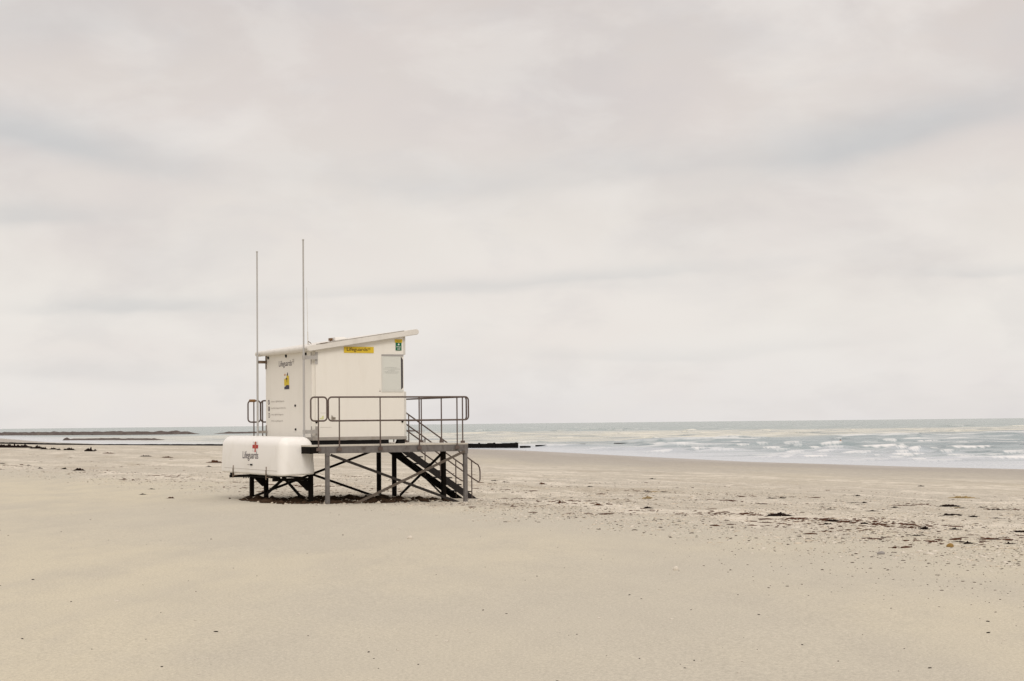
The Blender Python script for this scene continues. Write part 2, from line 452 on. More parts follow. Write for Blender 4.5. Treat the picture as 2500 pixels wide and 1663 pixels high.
# ------------------------------------------------------------------ mesh builder
class MB:
    def __init__(self):
        self.v, self.f = [], []
    def add(self, verts, faces):
        k = len(self.v)
        self.v.extend([tuple(p) for p in verts])
        self.f.extend([tuple(i + k for i in q) for q in faces])
        return self
    def box(self, x0, x1, y0, y1, z0, z1):
        return self.add([(x0, y0, z0), (x1, y0, z0), (x1, y1, z0), (x0, y1, z0), (x0, y0, z1), (x1, y0, z1), (x1, y1, z1), (x0, y1, z1)],
                        [(0, 3, 2, 1), (4, 5, 6, 7), (0, 1, 5, 4), (1, 2, 6, 5), (2, 3, 7, 6), (3, 0, 4, 7)])
    def bar(self, p0, p1, w_, h_, side=None):
        """Rectangular bar from p0 to p1; w_ along side, h_ across."""
        p0, p1 = Vector(p0), Vector(p1)
        d = (p1 - p0).normalized()
        sd = Vector(side) if side is not None else (Vector((0, 0, 1)) if abs(d.z) < 0.9 else Vector((1, 0, 0)))
        s2 = d.cross(sd).normalized(); s1 = s2.cross(d).normalized()
        vs = []
        for p in (p0, p1):
            for a, b in ((-1, -1), (1, -1), (1, 1), (-1, 1)):
                vs.append(p + s1 * (a * w_ / 2) + s2 * (b * h_ / 2))
        return self.add(vs, [(3, 2, 1, 0), (4, 5, 6, 7), (0, 1, 5, 4), (1, 2, 6, 5), (2, 3, 7, 6), (3, 0, 4, 7)])
    def tube(self, pts, r, n=8, closed=False, r1=None):
        pts = [Vector(p) for p in pts]
        N = len(pts)
        rings = []
        prev = None
        for i, p in enumerate(pts):
            if closed:
                d = (pts[(i + 1) % N] - pts[i - 1]).normalized()
            else:
                d = (pts[min(i + 1, N - 1)] - pts[max(i - 1, 0)]).normalized()
            if prev is None:
                a = Vector((0, 0, 1)) if abs(d.z) < 0.9 else Vector((1, 0, 0))
                s1 = d.cross(a).normalized()
            else:
                s1 = (prev - d * prev.dot(d)).normalized()
            prev = s1
            s2 = d.cross(s1)
            rr = r if r1 is None else r + (r1 - r) * i / max(N - 1, 1)
            rings.append([p + (s1 * math.cos(2 * math.pi * k / n) + s2 * math.sin(2 * math.pi * k / n)) * rr for k in range(n)])
        vs = [q for rg in rings for q in rg]
        fs = []
        for i in range(N if closed else N - 1):
            a, b = i * n, ((i + 1) % N) * n
            for k in range(n):
                k2 = (k + 1) % n
                fs.append((a + k, a + k2, b + k2, b + k))
        if not closed:
            fs.append(tuple(range(n - 1, -1, -1)))
            fs.append(tuple(range((N - 1) * n, N * n)))
        return self.add(vs, fs)
    def prism(self, poly, origin, ex, ey, ez, depth):
        """poly in the (ex, ey) plane, swept along ez by depth."""
        o, ex, ey, ez = Vector(origin), Vector(ex), Vector(ey), Vector(ez)
        n = len(poly)
        a = [o + ex * x + ey * y for x, y in poly]
        b = [q + ez * depth for q in a]
        fs = [tuple(range(n - 1, -1, -1)), tuple(range(n, 2 * n))]
        for i in range(n):
            j = (i + 1) % n
            fs.append((i, j, n + j, n + i))
        return self.add(a + b, fs)
    def disc(self, c, nrm, r, depth, n=16, sx=1.0):
        nrm = Vector(nrm).normalized()
        a = Vector((0, 0, 1)) if abs(nrm.z) < 0.9 else Vector((1, 0, 0))
        e1 = a.cross(nrm).normalized(); e2 = nrm.cross(e1)
        return self.prism([(r * sx * math.cos(2 * math.pi * k / n), r * math.sin(2 * math.pi * k / n)) for k in range(n)], c, e1, e2, nrm, depth)
    def mesh(self, name, bevel=0.0, seg=2, fix=True):
        me = bpy.data.meshes.new(name)
        bm = bmesh.new()
        vs = [bm.verts.new(p) for p in self.v]
        for q in self.f:
            try:
                bm.faces.new([vs[i] for i in q])
            except ValueError:
                pass
        if fix:
            bmesh.ops.recalc_face_normals(bm, faces=bm.faces)
        if bevel > 0:
            es = [e for e in bm.edges if len(e.link_faces) == 2 and e.calc_face_angle(0) > R(35)]
            bmesh.ops.bevel(bm, geom=es, offset=bevel, segments=seg, affect='EDGES', clamp_overlap=True)
        bm.to_mesh(me); bm.free()
        return me
    def build(self, name, mat, parent=None, bevel=0.0, seg=2, smooth=False, fix=True):
        me = self.mesh(name, bevel, seg, fix)
        return link(name, me, mat, parent, smooth)

def link(name, me, mat, parent=None, smooth=False):
    if mat is not None:
        me.materials.append(mat)
    if smooth:
        me.polygons.foreach_set('use_smooth', [True] * len(me.polygons))
        try:
            me.set_sharp_from_angle(angle=R(40))
        except Exception:
            pass
    o = bpy.data.objects.new(name, me)
    COL.objects.link(o)
    if parent is not None:
        o.parent = parent
    return o

def tag(o, label, cat, group=None, kind=None):
    o['label'] = label
    o['category'] = cat
    if group: o['group'] = group
    if kind: o['kind'] = kind
    return o

def empty(name, loc, rz=0.0):
    o = bpy.data.objects.new(name, None)
    COL.objects.link(o)
    o.location = loc
    o.rotation_euler = (0, 0, rz)
    o.empty_display_size = 0.3
    return o

# ------------------------------------------------------------------ materials
def simple(name, col, rough=0.6, var=0.15, scale=6.0, metal=0.0, spec=0.3, stain=None, stain_amt=0.4, stain_scale=(3, 3, 0.8), bmp=0.0, fine=60.0):
    m, t, p = new_mat(name)
    tcn = t.n('ShaderNodeTexCoord'); ob = tcn.outputs['Object']
    n1 = t.noise(ob, scale, 5, 0.6)
    n2 = t.noise(ob, fine, 3, 0.7)
    v = t.math('ADD', t.math('MULTIPLY', t.math('SUBTRACT', n1, 0.5), 2 * var), t.math('MULTIPLY', t.math('SUBTRACT', n2, 0.5), var))
    vm_ = t.n('ShaderNodeVectorMath', operation='SCALE')
    c = col
    if stain is not None:
        n3 = t.noise(t.map(ob, stain_scale), 1.0, 5, 0.65, 0.4)
        c = t.mix(t.ramp(n3, 0.46, 0.74, 0, stain_amt), (*col, 1), (*stain, 1))
        t.put(vm_.inputs[0], c)
    else:
        vm_.inputs[0].default_value = col
    t.put(vm_.inputs['Scale'], t.math('ADD', 1.0, v))
    t.put(p.inputs['Base Color'], vm_.outputs[0])
    p.inputs['Roughness'].default_value = rough
    p.inputs['Metallic'].default_value = metal
    p.inputs['Specular IOR Level'].default_value = spec
    if bmp > 0:
        bump(t, p, n1, bmp, 0.02)
    return m

M_WALL = simple("cream_panel_paint", (0.765, 0.738, 0.678), 0.45, 0.02, 1.5, stain=(0.69, 0.655, 0.585), stain_amt=0.35, stain_scale=(5, 5, 0.7))
M_ROOF = simple("weathered_white_roof", (0.68, 0.655, 0.61), 0.5, 0.04, 2.0, stain=(0.52, 0.49, 0.44), stain_amt=0.4)
M_BOX = simple("white_moulded_plastic", (0.83, 0.81, 0.775), 0.38, 0.02, 2.0, stain=(0.70, 0.67, 0.60), stain_amt=0.45, stain_scale=(2, 2, 1.2))
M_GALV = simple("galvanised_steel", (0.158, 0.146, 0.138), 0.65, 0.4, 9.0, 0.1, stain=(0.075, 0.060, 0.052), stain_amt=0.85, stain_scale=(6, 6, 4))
M_DARK = simple("shade_darkened_steel", (0.010, 0.0085, 0.0075), 0.85, 0.3, 8.0, spec=0.04, stain=(0.028, 0.018, 0.012), stain_amt=0.6)  # steel with the shade of deck and box put into its colour
M_RAIL = simple("rusted_tube", (0.115, 0.087, 0.075), 0.6, 0.25, 14.0, stain=(0.060, 0.032, 0.023), stain_amt=0.75, stain_scale=(4, 4, 4))
M_STRING = simple("dark_stair_steel", (0.018, 0.015, 0.014), 0.7, 0.35, 9.0, spec=0.2, stain=(0.02, 0.016, 0.014), stain_amt=0.7)  # near-black base tone with random mottling
M_POLE = simple("dull_aluminium", (0.43, 0.42, 0.405), 0.5, 0.08, 3.0, 0.1)
M_BRKT = simple("grey_bracket_steel", (0.40, 0.385, 0.365), 0.55, 0.12, 6.0, stain=(0.22, 0.18, 0.14), stain_amt=0.5)
M_BROWN = simple("rusty_bracket_steel", (0.16, 0.115, 0.080), 0.7, 0.25, 9.0)
M_DECK = simple("pale_deck_boards", (0.52, 0.485, 0.42), 0.8, 0.12, 5.0, stain=(0.36, 0.33, 0.28), stain_amt=0.5)
M_SILL = simple("grey_sill", (0.33, 0.305, 0.275), 0.6, 0.12, 8.0, stain=(0.24, 0.20, 0.165), stain_amt=0.6)
M_BLACK = simple("black_rubber", (0.010, 0.009, 0.009), 0.7, 0.1, 8.0, spec=0.15)
M_PANEL = simple("greyish_window_panel", (0.61, 0.62, 0.575), 0.25, 0.03, 2.0, spec=0.5)
M_FRAME = simple("grey_window_frame", (0.34, 0.325, 0.315), 0.5, 0.08, 8.0)
M_SEALFR = simple("pale_window_frame", (0.60, 0.60, 0.56), 0.5, 0.05, 8.0)
M_GLASS = simple("dark_glass", (0.045, 0.035, 0.035), 0.08, 0.05, 3.0, spec=0.6)
M_YEL = simple("yellow_sign", (0.66, 0.47, 0.030), 0.5, 0.06, 9.0, stain=(0.55, 0.40, 0.05), stain_amt=0.4)
M_GREEN = simple("green_sign", (0.008, 0.125, 0.055), 0.5, 0.06, 9.0)
M_INK = simple("dark_lettering", (0.040, 0.022, 0.040), 0.6, 0.1, 9.0)
M_INKB = simple("brown_lettering", (0.075, 0.028, 0.015), 0.6, 0.1, 9.0)
M_FADE = simple("faded_grey_lettering", (0.40, 0.37, 0.34), 0.7, 0.08, 9.0)
M_FADE2 = simple("faded_notice_print", (0.45, 0.46, 0.43), 0.7, 0.08, 9.0)
M_LINE = simple("moulding_line", (0.50, 0.47, 0.43), 0.7, 0.08, 9.0)
M_WHITE = simple("white_print", (0.78, 0.78, 0.74), 0.5, 0.02, 9.0)
M_RED = simple("red_print", (0.42, 0.018, 0.018), 0.5, 0.08, 9.0)
M_OCHRE = simple("ochre_print", (0.42, 0.20, 0.09), 0.5, 0.08, 9.0)
M_NAVY = simple("navy_print", (0.020, 0.016, 0.045), 0.5, 0.1, 9.0)
M_SKIN = simple("tan_print", (0.48, 0.27, 0.15), 0.5, 0.08, 9.0)
M_SHIRT = simple("yellow_print", (0.62, 0.46, 0.015), 0.5, 0.10, 30.0)
M_ORANGE = simple("brown_lamp", (0.13, 0.065, 0.022), 0.4, 0.1, 9.0)
M_LITEGR = simple("grey_trim", (0.60, 0.585, 0.545), 0.5, 0.05, 5.0)
M_WEED = simple("dry_black_seaweed", (0.014, 0.0095, 0.008), 0.8, 0.45, 22.0, spec=0.04, stain=(0.035, 0.018, 0.010), stain_amt=0.7, stain_scale=(8, 8, 8))
M_WEEDB = simple("brown_seaweed", (0.085, 0.040, 0.024), 0.8, 0.45, 22.0, spec=0.04, stain=(0.04, 0.022, 0.015), stain_amt=0.8, stain_scale=(9, 9, 9))
M_WEEDT = simple("tan_seaweed", (0.30, 0.225, 0.115), 0.85, 0.3, 22.0, spec=0.1)
M_OCHST = simple("ochre_stone", (0.26, 0.165, 0.055), 0.8, 0.25, 22.0, spec=0.15, bmp=0.4)
M_GREYST = simple("grey_stone", (0.27, 0.25, 0.235), 0.8, 0.2, 22.0, spec=0.15, bmp=0.4)
M_SHELL = simple("bleached_shell", (0.60, 0.55, 0.47), 0.6, 0.15, 25.0)
M_SHELL2 = simple("warm_shell", (0.56, 0.49, 0.39), 0.7, 0.2, 25.0)
M_PEB = simple("dark_pebble", (0.10, 0.078, 0.06), 0.85, 0.5, 12.0)
M_TIMBER = simple("wet_black_timber", (0.010, 0.009, 0.009), 0.8, 0.35, 3.0, spec=0.04, stain=(0.022, 0.020, 0.018), stain_amt=0.5, stain_scale=(0.6, 0.6, 3))
M_ROCK = simple("brown_reef_rock", (0.092, 0.074, 0.068), 0.85, 0.45, 0.9, spec=0.15, stain=(0.155, 0.135, 0.112), stain_amt=0.7, stain_scale=(0.35, 0.35, 0.8), bmp=0.8, fine=3.0)
M_BUOY = simple("orange_buoy_paint", (0.60, 0.22, 0.03), 0.5, 0.05, 4.0)

# ------------------------------------------------------------------ text
def text_verts(s, bold=0.0):
    cu = bpy.data.curves.new("txt", 'FONT')
    cu.body = s
    cu.size = 1.0
    cu.resolution_u = 4
    cu.offset = bold
    tmp = bpy.data.objects.new("txt", cu)
    COL.objects.link(tmp)
    dg = bpy.context.evaluated_depsgraph_get()
    me = bpy.data.meshes.new_from_object(tmp.evaluated_get(dg))
    vs = [v.co.copy() for v in me.vertices]
    fs = [tuple(p.vertices) for p in me.polygons]
    bpy.data.objects.remove(tmp); bpy.data.meshes.remove(me); bpy.data.curves.remove(cu)
    return vs, fs

def text_to(mb, s, org, ex, ez, width, height, bold=0.0):
    """Lay the string in the box that starts at org (bottom left), runs width along ex and height along ez."""
    vs, fs = text_verts(s, bold)
    x0 = min(v.x for v in vs); x1 = max(v.x for v in vs)
    y0 = min(v.y for v in vs); y1 = max(v.y for v in vs)
    o, ex, ez = Vector(org), Vector(ex), Vector(ez)
    out = [o + ex * ((v.x - x0) / (x1 - x0) * width) + ez * ((v.y - y0) / (y1 - y0) * height) for v in vs]
    mb.add(out, fs)

# ------------------------------------------------------------------ the site frame: u along the hut's long wall, v towards the sea, z up
A = R(28)
ORG = Vector((-4.326, 42.182, 0.0))
def site(name):
    return empty(name, ORG, A)
EU, EV, EZ = Vector((1, 0, 0)), Vector((0, 1, 0)), Vector((0, 0, 1))
def to_world(u, v, z=0.0):
    return Vector((ORG.x + u * math.cos(A) - v * math.sin(A), ORG.y + u * math.sin(A) + v * math.cos(A), z))
def gl(u, v):
    q = to_world(u, v)
    return gz(q.x, q.y)

# ================================================================== platform
plat = site('steel_platform')
tag(plat, 'raised steel platform on braced legs with tubular railings, carrying the white hut', 'platform')
U0, U1, V1 = -0.44, 3.66, 5.30
DZ = 1.29
d = MB()
nb = 30
for i in range(nb):
    y0 = 0.012 + (V1 - 0.012) * i / nb
    d.box(U0, U1, y0, y0 + (V1 - 0.012) / nb - 0.008, DZ - 0.035, DZ)
d.build('deck', M_DECK, plat)
def channel(p0, p1, inward):
    m = MB()
    a, b, n = Vector(p0), Vector(p1), Vector(inward)
    m.bar(a + n * 0.006 - EZ * 0.08, b + n * 0.006 - EZ * 0.08, 0.150, 0.012, EZ)
    m.bar(a + n * 0.04 - EZ * 0.0045, b + n * 0.04 - EZ * 0.0045, 0.009, 0.08, EZ)
    m.bar(a + n * 0.04 - EZ * 0.1555, b + n * 0.04 - EZ * 0.1555, 0.009, 0.08, EZ)
    return m
TB = DZ - 0.037
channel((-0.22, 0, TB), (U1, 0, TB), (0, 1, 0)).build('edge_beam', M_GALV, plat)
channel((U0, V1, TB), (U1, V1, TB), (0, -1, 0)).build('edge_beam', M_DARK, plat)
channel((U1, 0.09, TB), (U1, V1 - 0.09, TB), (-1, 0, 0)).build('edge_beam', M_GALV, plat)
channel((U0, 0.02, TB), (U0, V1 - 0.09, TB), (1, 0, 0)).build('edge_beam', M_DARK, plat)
for vv in (1.1, 2.65, 4.18):
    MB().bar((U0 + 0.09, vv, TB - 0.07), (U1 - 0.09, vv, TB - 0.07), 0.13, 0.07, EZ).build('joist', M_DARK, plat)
MB().bar((U0 + 0.02, 0.03, TB - 0.08), (-0.225, 0.03, TB - 0.08), 0.15, 0.04, EZ).build('edge_beam', M_DARK, plat)
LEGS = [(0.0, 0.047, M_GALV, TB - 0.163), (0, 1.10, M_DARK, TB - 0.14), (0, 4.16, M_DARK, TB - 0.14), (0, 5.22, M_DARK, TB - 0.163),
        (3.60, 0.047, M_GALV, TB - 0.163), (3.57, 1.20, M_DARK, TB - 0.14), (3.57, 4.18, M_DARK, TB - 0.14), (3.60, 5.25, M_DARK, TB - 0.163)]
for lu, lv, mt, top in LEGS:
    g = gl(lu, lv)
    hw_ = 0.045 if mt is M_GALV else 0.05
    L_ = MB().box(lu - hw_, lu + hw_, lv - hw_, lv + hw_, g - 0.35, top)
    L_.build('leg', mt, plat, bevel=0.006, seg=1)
# the near corner legs run up in front of the beam as a flat plate
for lu in (0.0, 3.60):
    MB().box(lu - 0.05, lu + 0.05, -0.012, -0.002, TB - 0.22, TB - 0.01).build('leg_plate', M_GALV, plat)
def brace(p0, p1, mt, side, wd=0.062):
    MB().bar(p0, p1, wd, 0.012, side).build('cross_brace', mt, plat)
M_BRACE = simple("dark_brace_steel", (0.026, 0.021, 0.018), 0.65, 0.35, 7.0, spec=0.2, stain=(0.03, 0.024, 0.02), stain_amt=0.8, stain_scale=(2, 2, 2))  # much darker tone than the pale brace
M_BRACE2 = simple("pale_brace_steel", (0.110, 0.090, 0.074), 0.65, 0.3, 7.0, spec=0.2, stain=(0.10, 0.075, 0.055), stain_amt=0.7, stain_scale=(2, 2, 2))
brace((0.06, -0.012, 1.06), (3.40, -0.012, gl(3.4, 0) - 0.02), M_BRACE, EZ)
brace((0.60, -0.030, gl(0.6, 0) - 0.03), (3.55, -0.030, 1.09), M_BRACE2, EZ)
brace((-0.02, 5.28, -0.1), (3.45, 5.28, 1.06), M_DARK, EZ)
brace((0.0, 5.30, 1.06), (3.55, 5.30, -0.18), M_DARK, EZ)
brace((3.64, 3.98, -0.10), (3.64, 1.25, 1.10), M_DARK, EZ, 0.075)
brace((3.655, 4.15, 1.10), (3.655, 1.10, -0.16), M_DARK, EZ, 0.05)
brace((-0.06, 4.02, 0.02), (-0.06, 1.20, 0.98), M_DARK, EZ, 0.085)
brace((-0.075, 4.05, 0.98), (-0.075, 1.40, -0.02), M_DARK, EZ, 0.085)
# cantilever arms that carry the box, each with a gusset on its leg
for vv, zz in ((1.10, 0.525), (4.16, 0.555)):
    m = MB()
    m.box(-0.96, -0.052, vv - 0.035, vv + 0.035, zz - 0.085, zz - 0.018)
    m.box(-0.94, -0.86, vv - 0.05, vv + 0.05, zz - 0.016, zz + 0.03)
    for k in range(5):
        m.box(-0.60 + 0.06 * k, -0.585 + 0.06 * k, vv - 0.03, vv + 0.03, zz - 0.112, zz - 0.086)
    m.build('box_arm', M_DARK, plat)
    MB().prism([(-0.052, zz - 0.087), (-0.33, zz - 0.087), (-0.33, zz - 0.11), (-0.10, zz - 0.33), (-0.052, zz - 0.33)], (0, vv - 0.02, 0), EU, EZ, EV, 0.04).build('gusset_plate', M_DARK, plat)
MB().box(-0.85, -0.75, 1.14, 4.12, 0.50, 0.535).build('box_rail', M_DARK, plat)
MB().box(-0.30, -0.20, 1.14, 4.12, 0.50, 0.535).build('box_rail', M_DARK, plat)

def rounded_loop(a, b, z0, z1, r, horiz):
    """Closed rounded rectangle of tube from a to b (points on the ground plan), between z0 and z1."""
    a, b = Vector(a), Vector(b)
    d_ = (b - a); Ln = d_.length; d_.normalize()
    pts = []
    def arc(cx, cz, t0):
        for k in range(5):
            t = t0 + k * math.pi / 8
            pts.append(a + d_ * (cx + r * math.cos(t)) + EZ * (cz + r * math.sin(t)))
    arc(Ln - r, z1 - r, 0); arc(r, z1 - r, math.pi / 2); arc(r, z0 + r, math.pi); arc(Ln - r, z0 + r, 1.5 * math.pi)
    return pts
RT, RB = 2.41, 1.855
def railing(a, b, posts, inset, foot=1.17, mt=M_RAIL, pr=0.017):
    a, b = Vector((*a, 0)), Vector((*b, 0))
    rl = MB().tube(rounded_loop(a, b, RB, RT, 0.085, None), 0.020, 8, True).build('railing', mt, plat, smooth=True)
    d_ = (b - a).normalized()
    n = Vector(inset)
    for q in posts:
        p = a + d_ * q
        m = MB().tube([p + EZ * foot, p + EZ * (RT - 0.004)], pr, 8)
        m.box(p.x - 0.055, p.x + 0.055, p.y - 0.012, p.y + 0.012, foot - 0.02, foot + 0.055)
        m.build('post', mt, rl, smooth=True)
railing((-0.44, -0.035), (-0.035, -0.035), [0.19], (0, 1, 0))
railing((0.0, -0.035), (3.66, -0.035), [0.275, 1.32, 2.34, 3.35], (0, 1, 0))
railing((3.63, 0.02), (3.63, 3.72), [0.21, 1.40, 2.58, 3.55], (-1, 0, 0), 1.29)
railing((-0.06, V1 + 0.02), (0.28, V1 + 0.02), [0.16], (0, -1, 0))
MB().tube([(-0.02, V1 + 0.02, RT), (0.14, V1 + 0.02, RT)], 0.036, 8).build('rope_wrap', simple('rusty_rope', (0.24, 0.13, 0.055), 0.9, 0.4, 30.0), plat, smooth=True)
railing((0.29, V1 + 0.02), (3.60, V1 + 0.02), [0.05, 1.10, 2.15, 3.15], (0, -1, 0))

# ================================================================== staircase
stair = site('metal_staircase')
tag(stair, 'dark open steel stair with tubular handrails, descending from the platform to the sand', 'staircase')
SN, SF = 3.90, 4.86
slope = 0.675
def top_z(u_):                       # upper edge of a stringer
    return 1.06 - slope * (u_ - 3.93)
foot_u = 6.20
for vv in (SN, SF):
    z_lo = top_z(foot_u); dp = 0.20 if vv == SN else 0.20
    m = MB()
    poly = [(3.70, top_z(3.70)), (foot_u, z_lo), (foot_u - dp / slope, z_lo - 0.001), (3.70, top_z(3.70) - dp)]
    m.prism(poly, (0, vv - 0.006, 0), EU, EZ, EV, 0.012)
    s_ = 1 if vv == SN else -1
    # flanges
    m.bar((3.70, vv + s_ * 0.030, top_z(3.70) - 0.006), (foot_u, vv + s_ * 0.030, z_lo - 0.006), 0.010, 0.048, EZ)
    m.bar((3.70, vv + s_ * 0.030, top_z(3.70) - dp + 0.008), (foot_u - dp / slope, vv + s_ * 0.030, top_z(foot_u - dp / slope) - dp + 0.008), 0.010, 0.048, EZ)
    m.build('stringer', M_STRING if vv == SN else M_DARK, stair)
for k in range(7):
    z_ = 1.29 - 0.19 * (k + 1)
    u_ = 3.73 + 0.19 / slope * (k + 0.55)
    m = MB().box(u_ - 0.12, u_ + 0.12, SN + 0.012, SF - 0.012, z_ - 0.03, z_)
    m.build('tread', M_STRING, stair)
def hz(u_):
    return 2.05 - 0.672 * (u_ - 3.81)
for vv in (SN, SF):
    pts = []
    u_a, u_b = 3.76, 5.96
    gap = 0.455
    r = 0.085
    top_end = Vector((u_b, vv, hz(u_b)))
    line = [(3.76, hz(3.76)), (5.83, hz(5.83)), (5.90, hz(5.885)), (5.945, hz(5.945) - 0.045), (5.96, hz(5.96) - 0.13),
            (5.96, hz(5.96) - 0.33), (5.945, hz(5.945) - 0.40), (5.90, hz(5.90) - gap + 0.015), (5.83, hz(5.83) - gap + 0.004), (5.76, hz(5.76) - gap), (3.76, hz(3.76) - gap)]
    hr = MB().tube([(a_, vv, b_) for a_, b_ in line], 0.019, 8).build('handrail', M_RAIL, stair, smooth=True)
    for pu in (3.87, 4.79, 5.71):
        MB().tube([(pu, vv, top_z(pu) - 0.10), (pu, vv, hz(pu) - 0.004)], 0.017, 8).build('post', M_RAIL, hr, smooth=True)

# ================================================================== hut
hut = site('lifeguard_hut')
tag(hut, 'cream white lifeguard hut with a sloping roof, closed window panel and lettered end wall', 'hut')
HU0, HU1, HV0, HV1, HB = 0.03, 2.47, 1.0, 4.30, 1.395
def roof_under(u_):
    return 3.532 + 0.1545 * (u_ - 0.0)
prof = [(HU0, HB + 0.075), (HU1, HB + 0.075), (HU1, 2.555), (HU1 - 0.06, 2.575), (HU1 - 0.06, 3.462), (HU1 - 0.012, 3.462), (HU1 - 0.012, roof_under(HU1)), (HU0, roof_under(HU0))]
wm = MB().prism(prof, (0, HV0, 0), EU, EZ, EV, HV1 - HV0)
me = bpy.data.meshes.new('wall')
bm = bmesh.new()
vs = [bm.verts.new(p) for p in wm.v]
for q in wm.f: bm.faces.new([vs[i] for i in q])
bmesh.ops.recalc_face_normals(bm, faces=bm.faces)
es = [e for e in bm.edges if abs(e.verts[0].co.x - HU0) < 1e-4 and abs(e.verts[1].co.x - HU0) < 1e-4 and abs(e.verts[0].co.z - e.verts[1].co.z) > 0.5]
bmesh.ops.bevel(bm, geom=es, offset=0.07, segments=5, affect='EDGES')
bm.to_mesh(me); bm.free()
wall = link('wall', me, M_WALL, hut, True)
# sill strip round the foot and the black skids it rests on
MB().box(HU0 - 0.012, HU1 + 0.012, HV0 - 0.012, HV1 + 0.012, HB - 0.005, HB + 0.072).build('sill', M_SILL, hut, bevel=0.008, seg=1)
for v0, v1_ in ((HV0 + 0.04, HV0 + 0.16), (HV1 - 0.16, HV1 - 0.04)):
    MB().box(HU0 + 0.03, 2.02, v0, v1_, DZ + 0.001, HB - 0.008).build('skid', M_BLACK, hut)
    MB().prism([(2.24, DZ + 0.001), (2.45, DZ + 0.001), (2.45, HB - 0.008), (2.28, HB - 0.008)], (0, v0, 0), EU, EZ, EV, v1_ - v0).build('skid', M_BLACK, hut)
# roof slab with rounded ends
RV0, RV1 = HV0 - 0.13, HV1 + 0.20
th = 0.138
sl = math.atan(0.1545)
ca, sa = math.cos(sl), math.sin(sl)
ua, ub = -0.085, 2.72
pr = []
def rp(u_, off):
    return (u_ - off * sa, roof_under(u_) + 0.002 + off * ca)
for k in range(7):
    t = math.pi / 2 + k * math.pi / 6
    c_ = rp(ua, th / 2); pr.append((c_[0] + th / 2 * math.cos(t + sl), c_[1] + th / 2 * math.sin(t + sl)))
for k in range(7):
    t = -math.pi / 2 + k * math.pi / 6
    c_ = rp(ub, th / 2); pr.append((c_[0] + th / 2 * math.cos(t + sl), c_[1] + th / 2 * math.sin(t + sl)))
roof = MB().prism(pr, (0, RV0, 0), EU, EZ, EV, RV1 - RV0).build('roof', M_ROOF, hut, bevel=0.012, seg=2, smooth=True)
# thin trim line along the upper edge of the near verge
tp0, tp1 = rp(0.10, th + 0.006), rp(2.40, th + 0.006)
MB().bar((tp0[0], RV0 + 0.02, tp0[1]), (tp1[0], RV0 + 0.02, tp1[1]), 0.012, 0.03, EZ).build('verge_trim', M_SILL, roof)
c_ = rp(0.30, th)
MB().bar((0.16, RV0 + 0.0, rp(0.16, th)[1] + 0.012), (0.36, RV0 + 0.0, rp(0.36, th)[1] + 0.012), 0.014, 0.02, EZ).build('cable', M_BROWN, roof)
# vent box, brown lamp and whip antenna on the roof
q0 = rp(1.20, th)
MB().prism([(1.11, rp(1.11, th)[1]), (1.46, rp(1.46, th)[1]), (1.36, rp(1.36, th)[1] + 0.06), (1.18, rp(1.18, th)[1] + 0.085), (1.11, rp(1.11, th)[1] + 0.09)], (0, 2.2, 0), EU, EZ, EV, 0.5).build('roof_vent', M_BOX, roof, bevel=0.012)
MB().box(1.015, 1.075, 2.30, 2.42, rp(1.05, th)[1] + 0.02, rp(1.05, th)[1] + 0.082).box(1.03, 1.06, 2.34, 2.38, rp(1.05, th)[1] - 0.01, rp(1.05, th)[1] + 0.019).build('roof_lamp', M_ORANGE, roof)
ab = rp(0.50, th)[1]
an = MB().tube([(0.51, 2.5, ab - 0.01), (0.50, 2.5, ab + 0.07)], 0.020, 8).tube([(0.50, 2.5, ab + 0.075), (0.495, 2.5, ab + 0.33)], 0.013, 6).tube([(0.495, 2.5, ab + 0.331), (0.475, 2.5, 5.17)], 0.0065, 5, r1=0.0045)
an.build('antenna', M_LITEGR, roof, smooth=True)
MB().tube([(0.51, 2.46, ab + 0.005), (0.57, 2.44, ab + 0.0), (0.56, 2.47, ab + 0.05), (0.50, 2.48, ab + 0.085)], 0.010, 6).build('antenna_cable', M_BROWN, roof, smooth=True)

# near wall: window with its panel, dark gap and printed notice
fy = HV0
win = MB()
win.box(1.822, 2.405, fy - 0.014, fy - 0.001, 3.425, 3.468)
win_o = win.build('window', M_FRAME, hut)
m = MB()
m.box(1.822, 1.862, fy - 0.012, fy - 0.001, 2.552, 3.424)
m.box(1.863, 2.40, fy - 0.012, fy - 0.001, 2.552, 2.598)
m.build('frame', M_SEALFR, win_o)
MB().box(1.864, 2.335, fy - 0.008, fy - 0.001, 2.600, 3.423).build('panel', M_PANEL, win_o)
MB().prism([(2.338, 3.405), (2.352, 3.405), (2.392, 3.34), (2.392, 2.66), (2.352, 2.615), (2.338, 2.615)], (0, fy - 0.006, 0), EU, EZ, EV, 0.005).build('dark_gap', M_GLASS, win_o)
m = MB()
for row, (a_, b_, z_) in enumerate(((1.92, 2.23, 3.137), (1.87, 2.30, 3.103), (2.00, 2.17, 3.070), (1.90, 2.29, 3.035), (1.93, 2.26, 3.005))):
    x = a_
    while x < b_:
        l_ = random.uniform(0.02, 0.055)
        m.box(x, min(x + l_, b_), fy - 0.0105, fy - 0.0095, z_, z_ + random.uniform(0.010, 0.017))
        x += l_ + random.uniform(0.008, 0.016)
m.build('notice_print', M_FADE2, win_o)
# front window over the sea, out of the photograph's sight but part of the notch
MB().box(HU1 - 0.059, HU1 - 0.052, HV0 + 0.10, HV1 - 0.10, 2.62, 3.42).build('front_glass', M_GLASS, win_o)
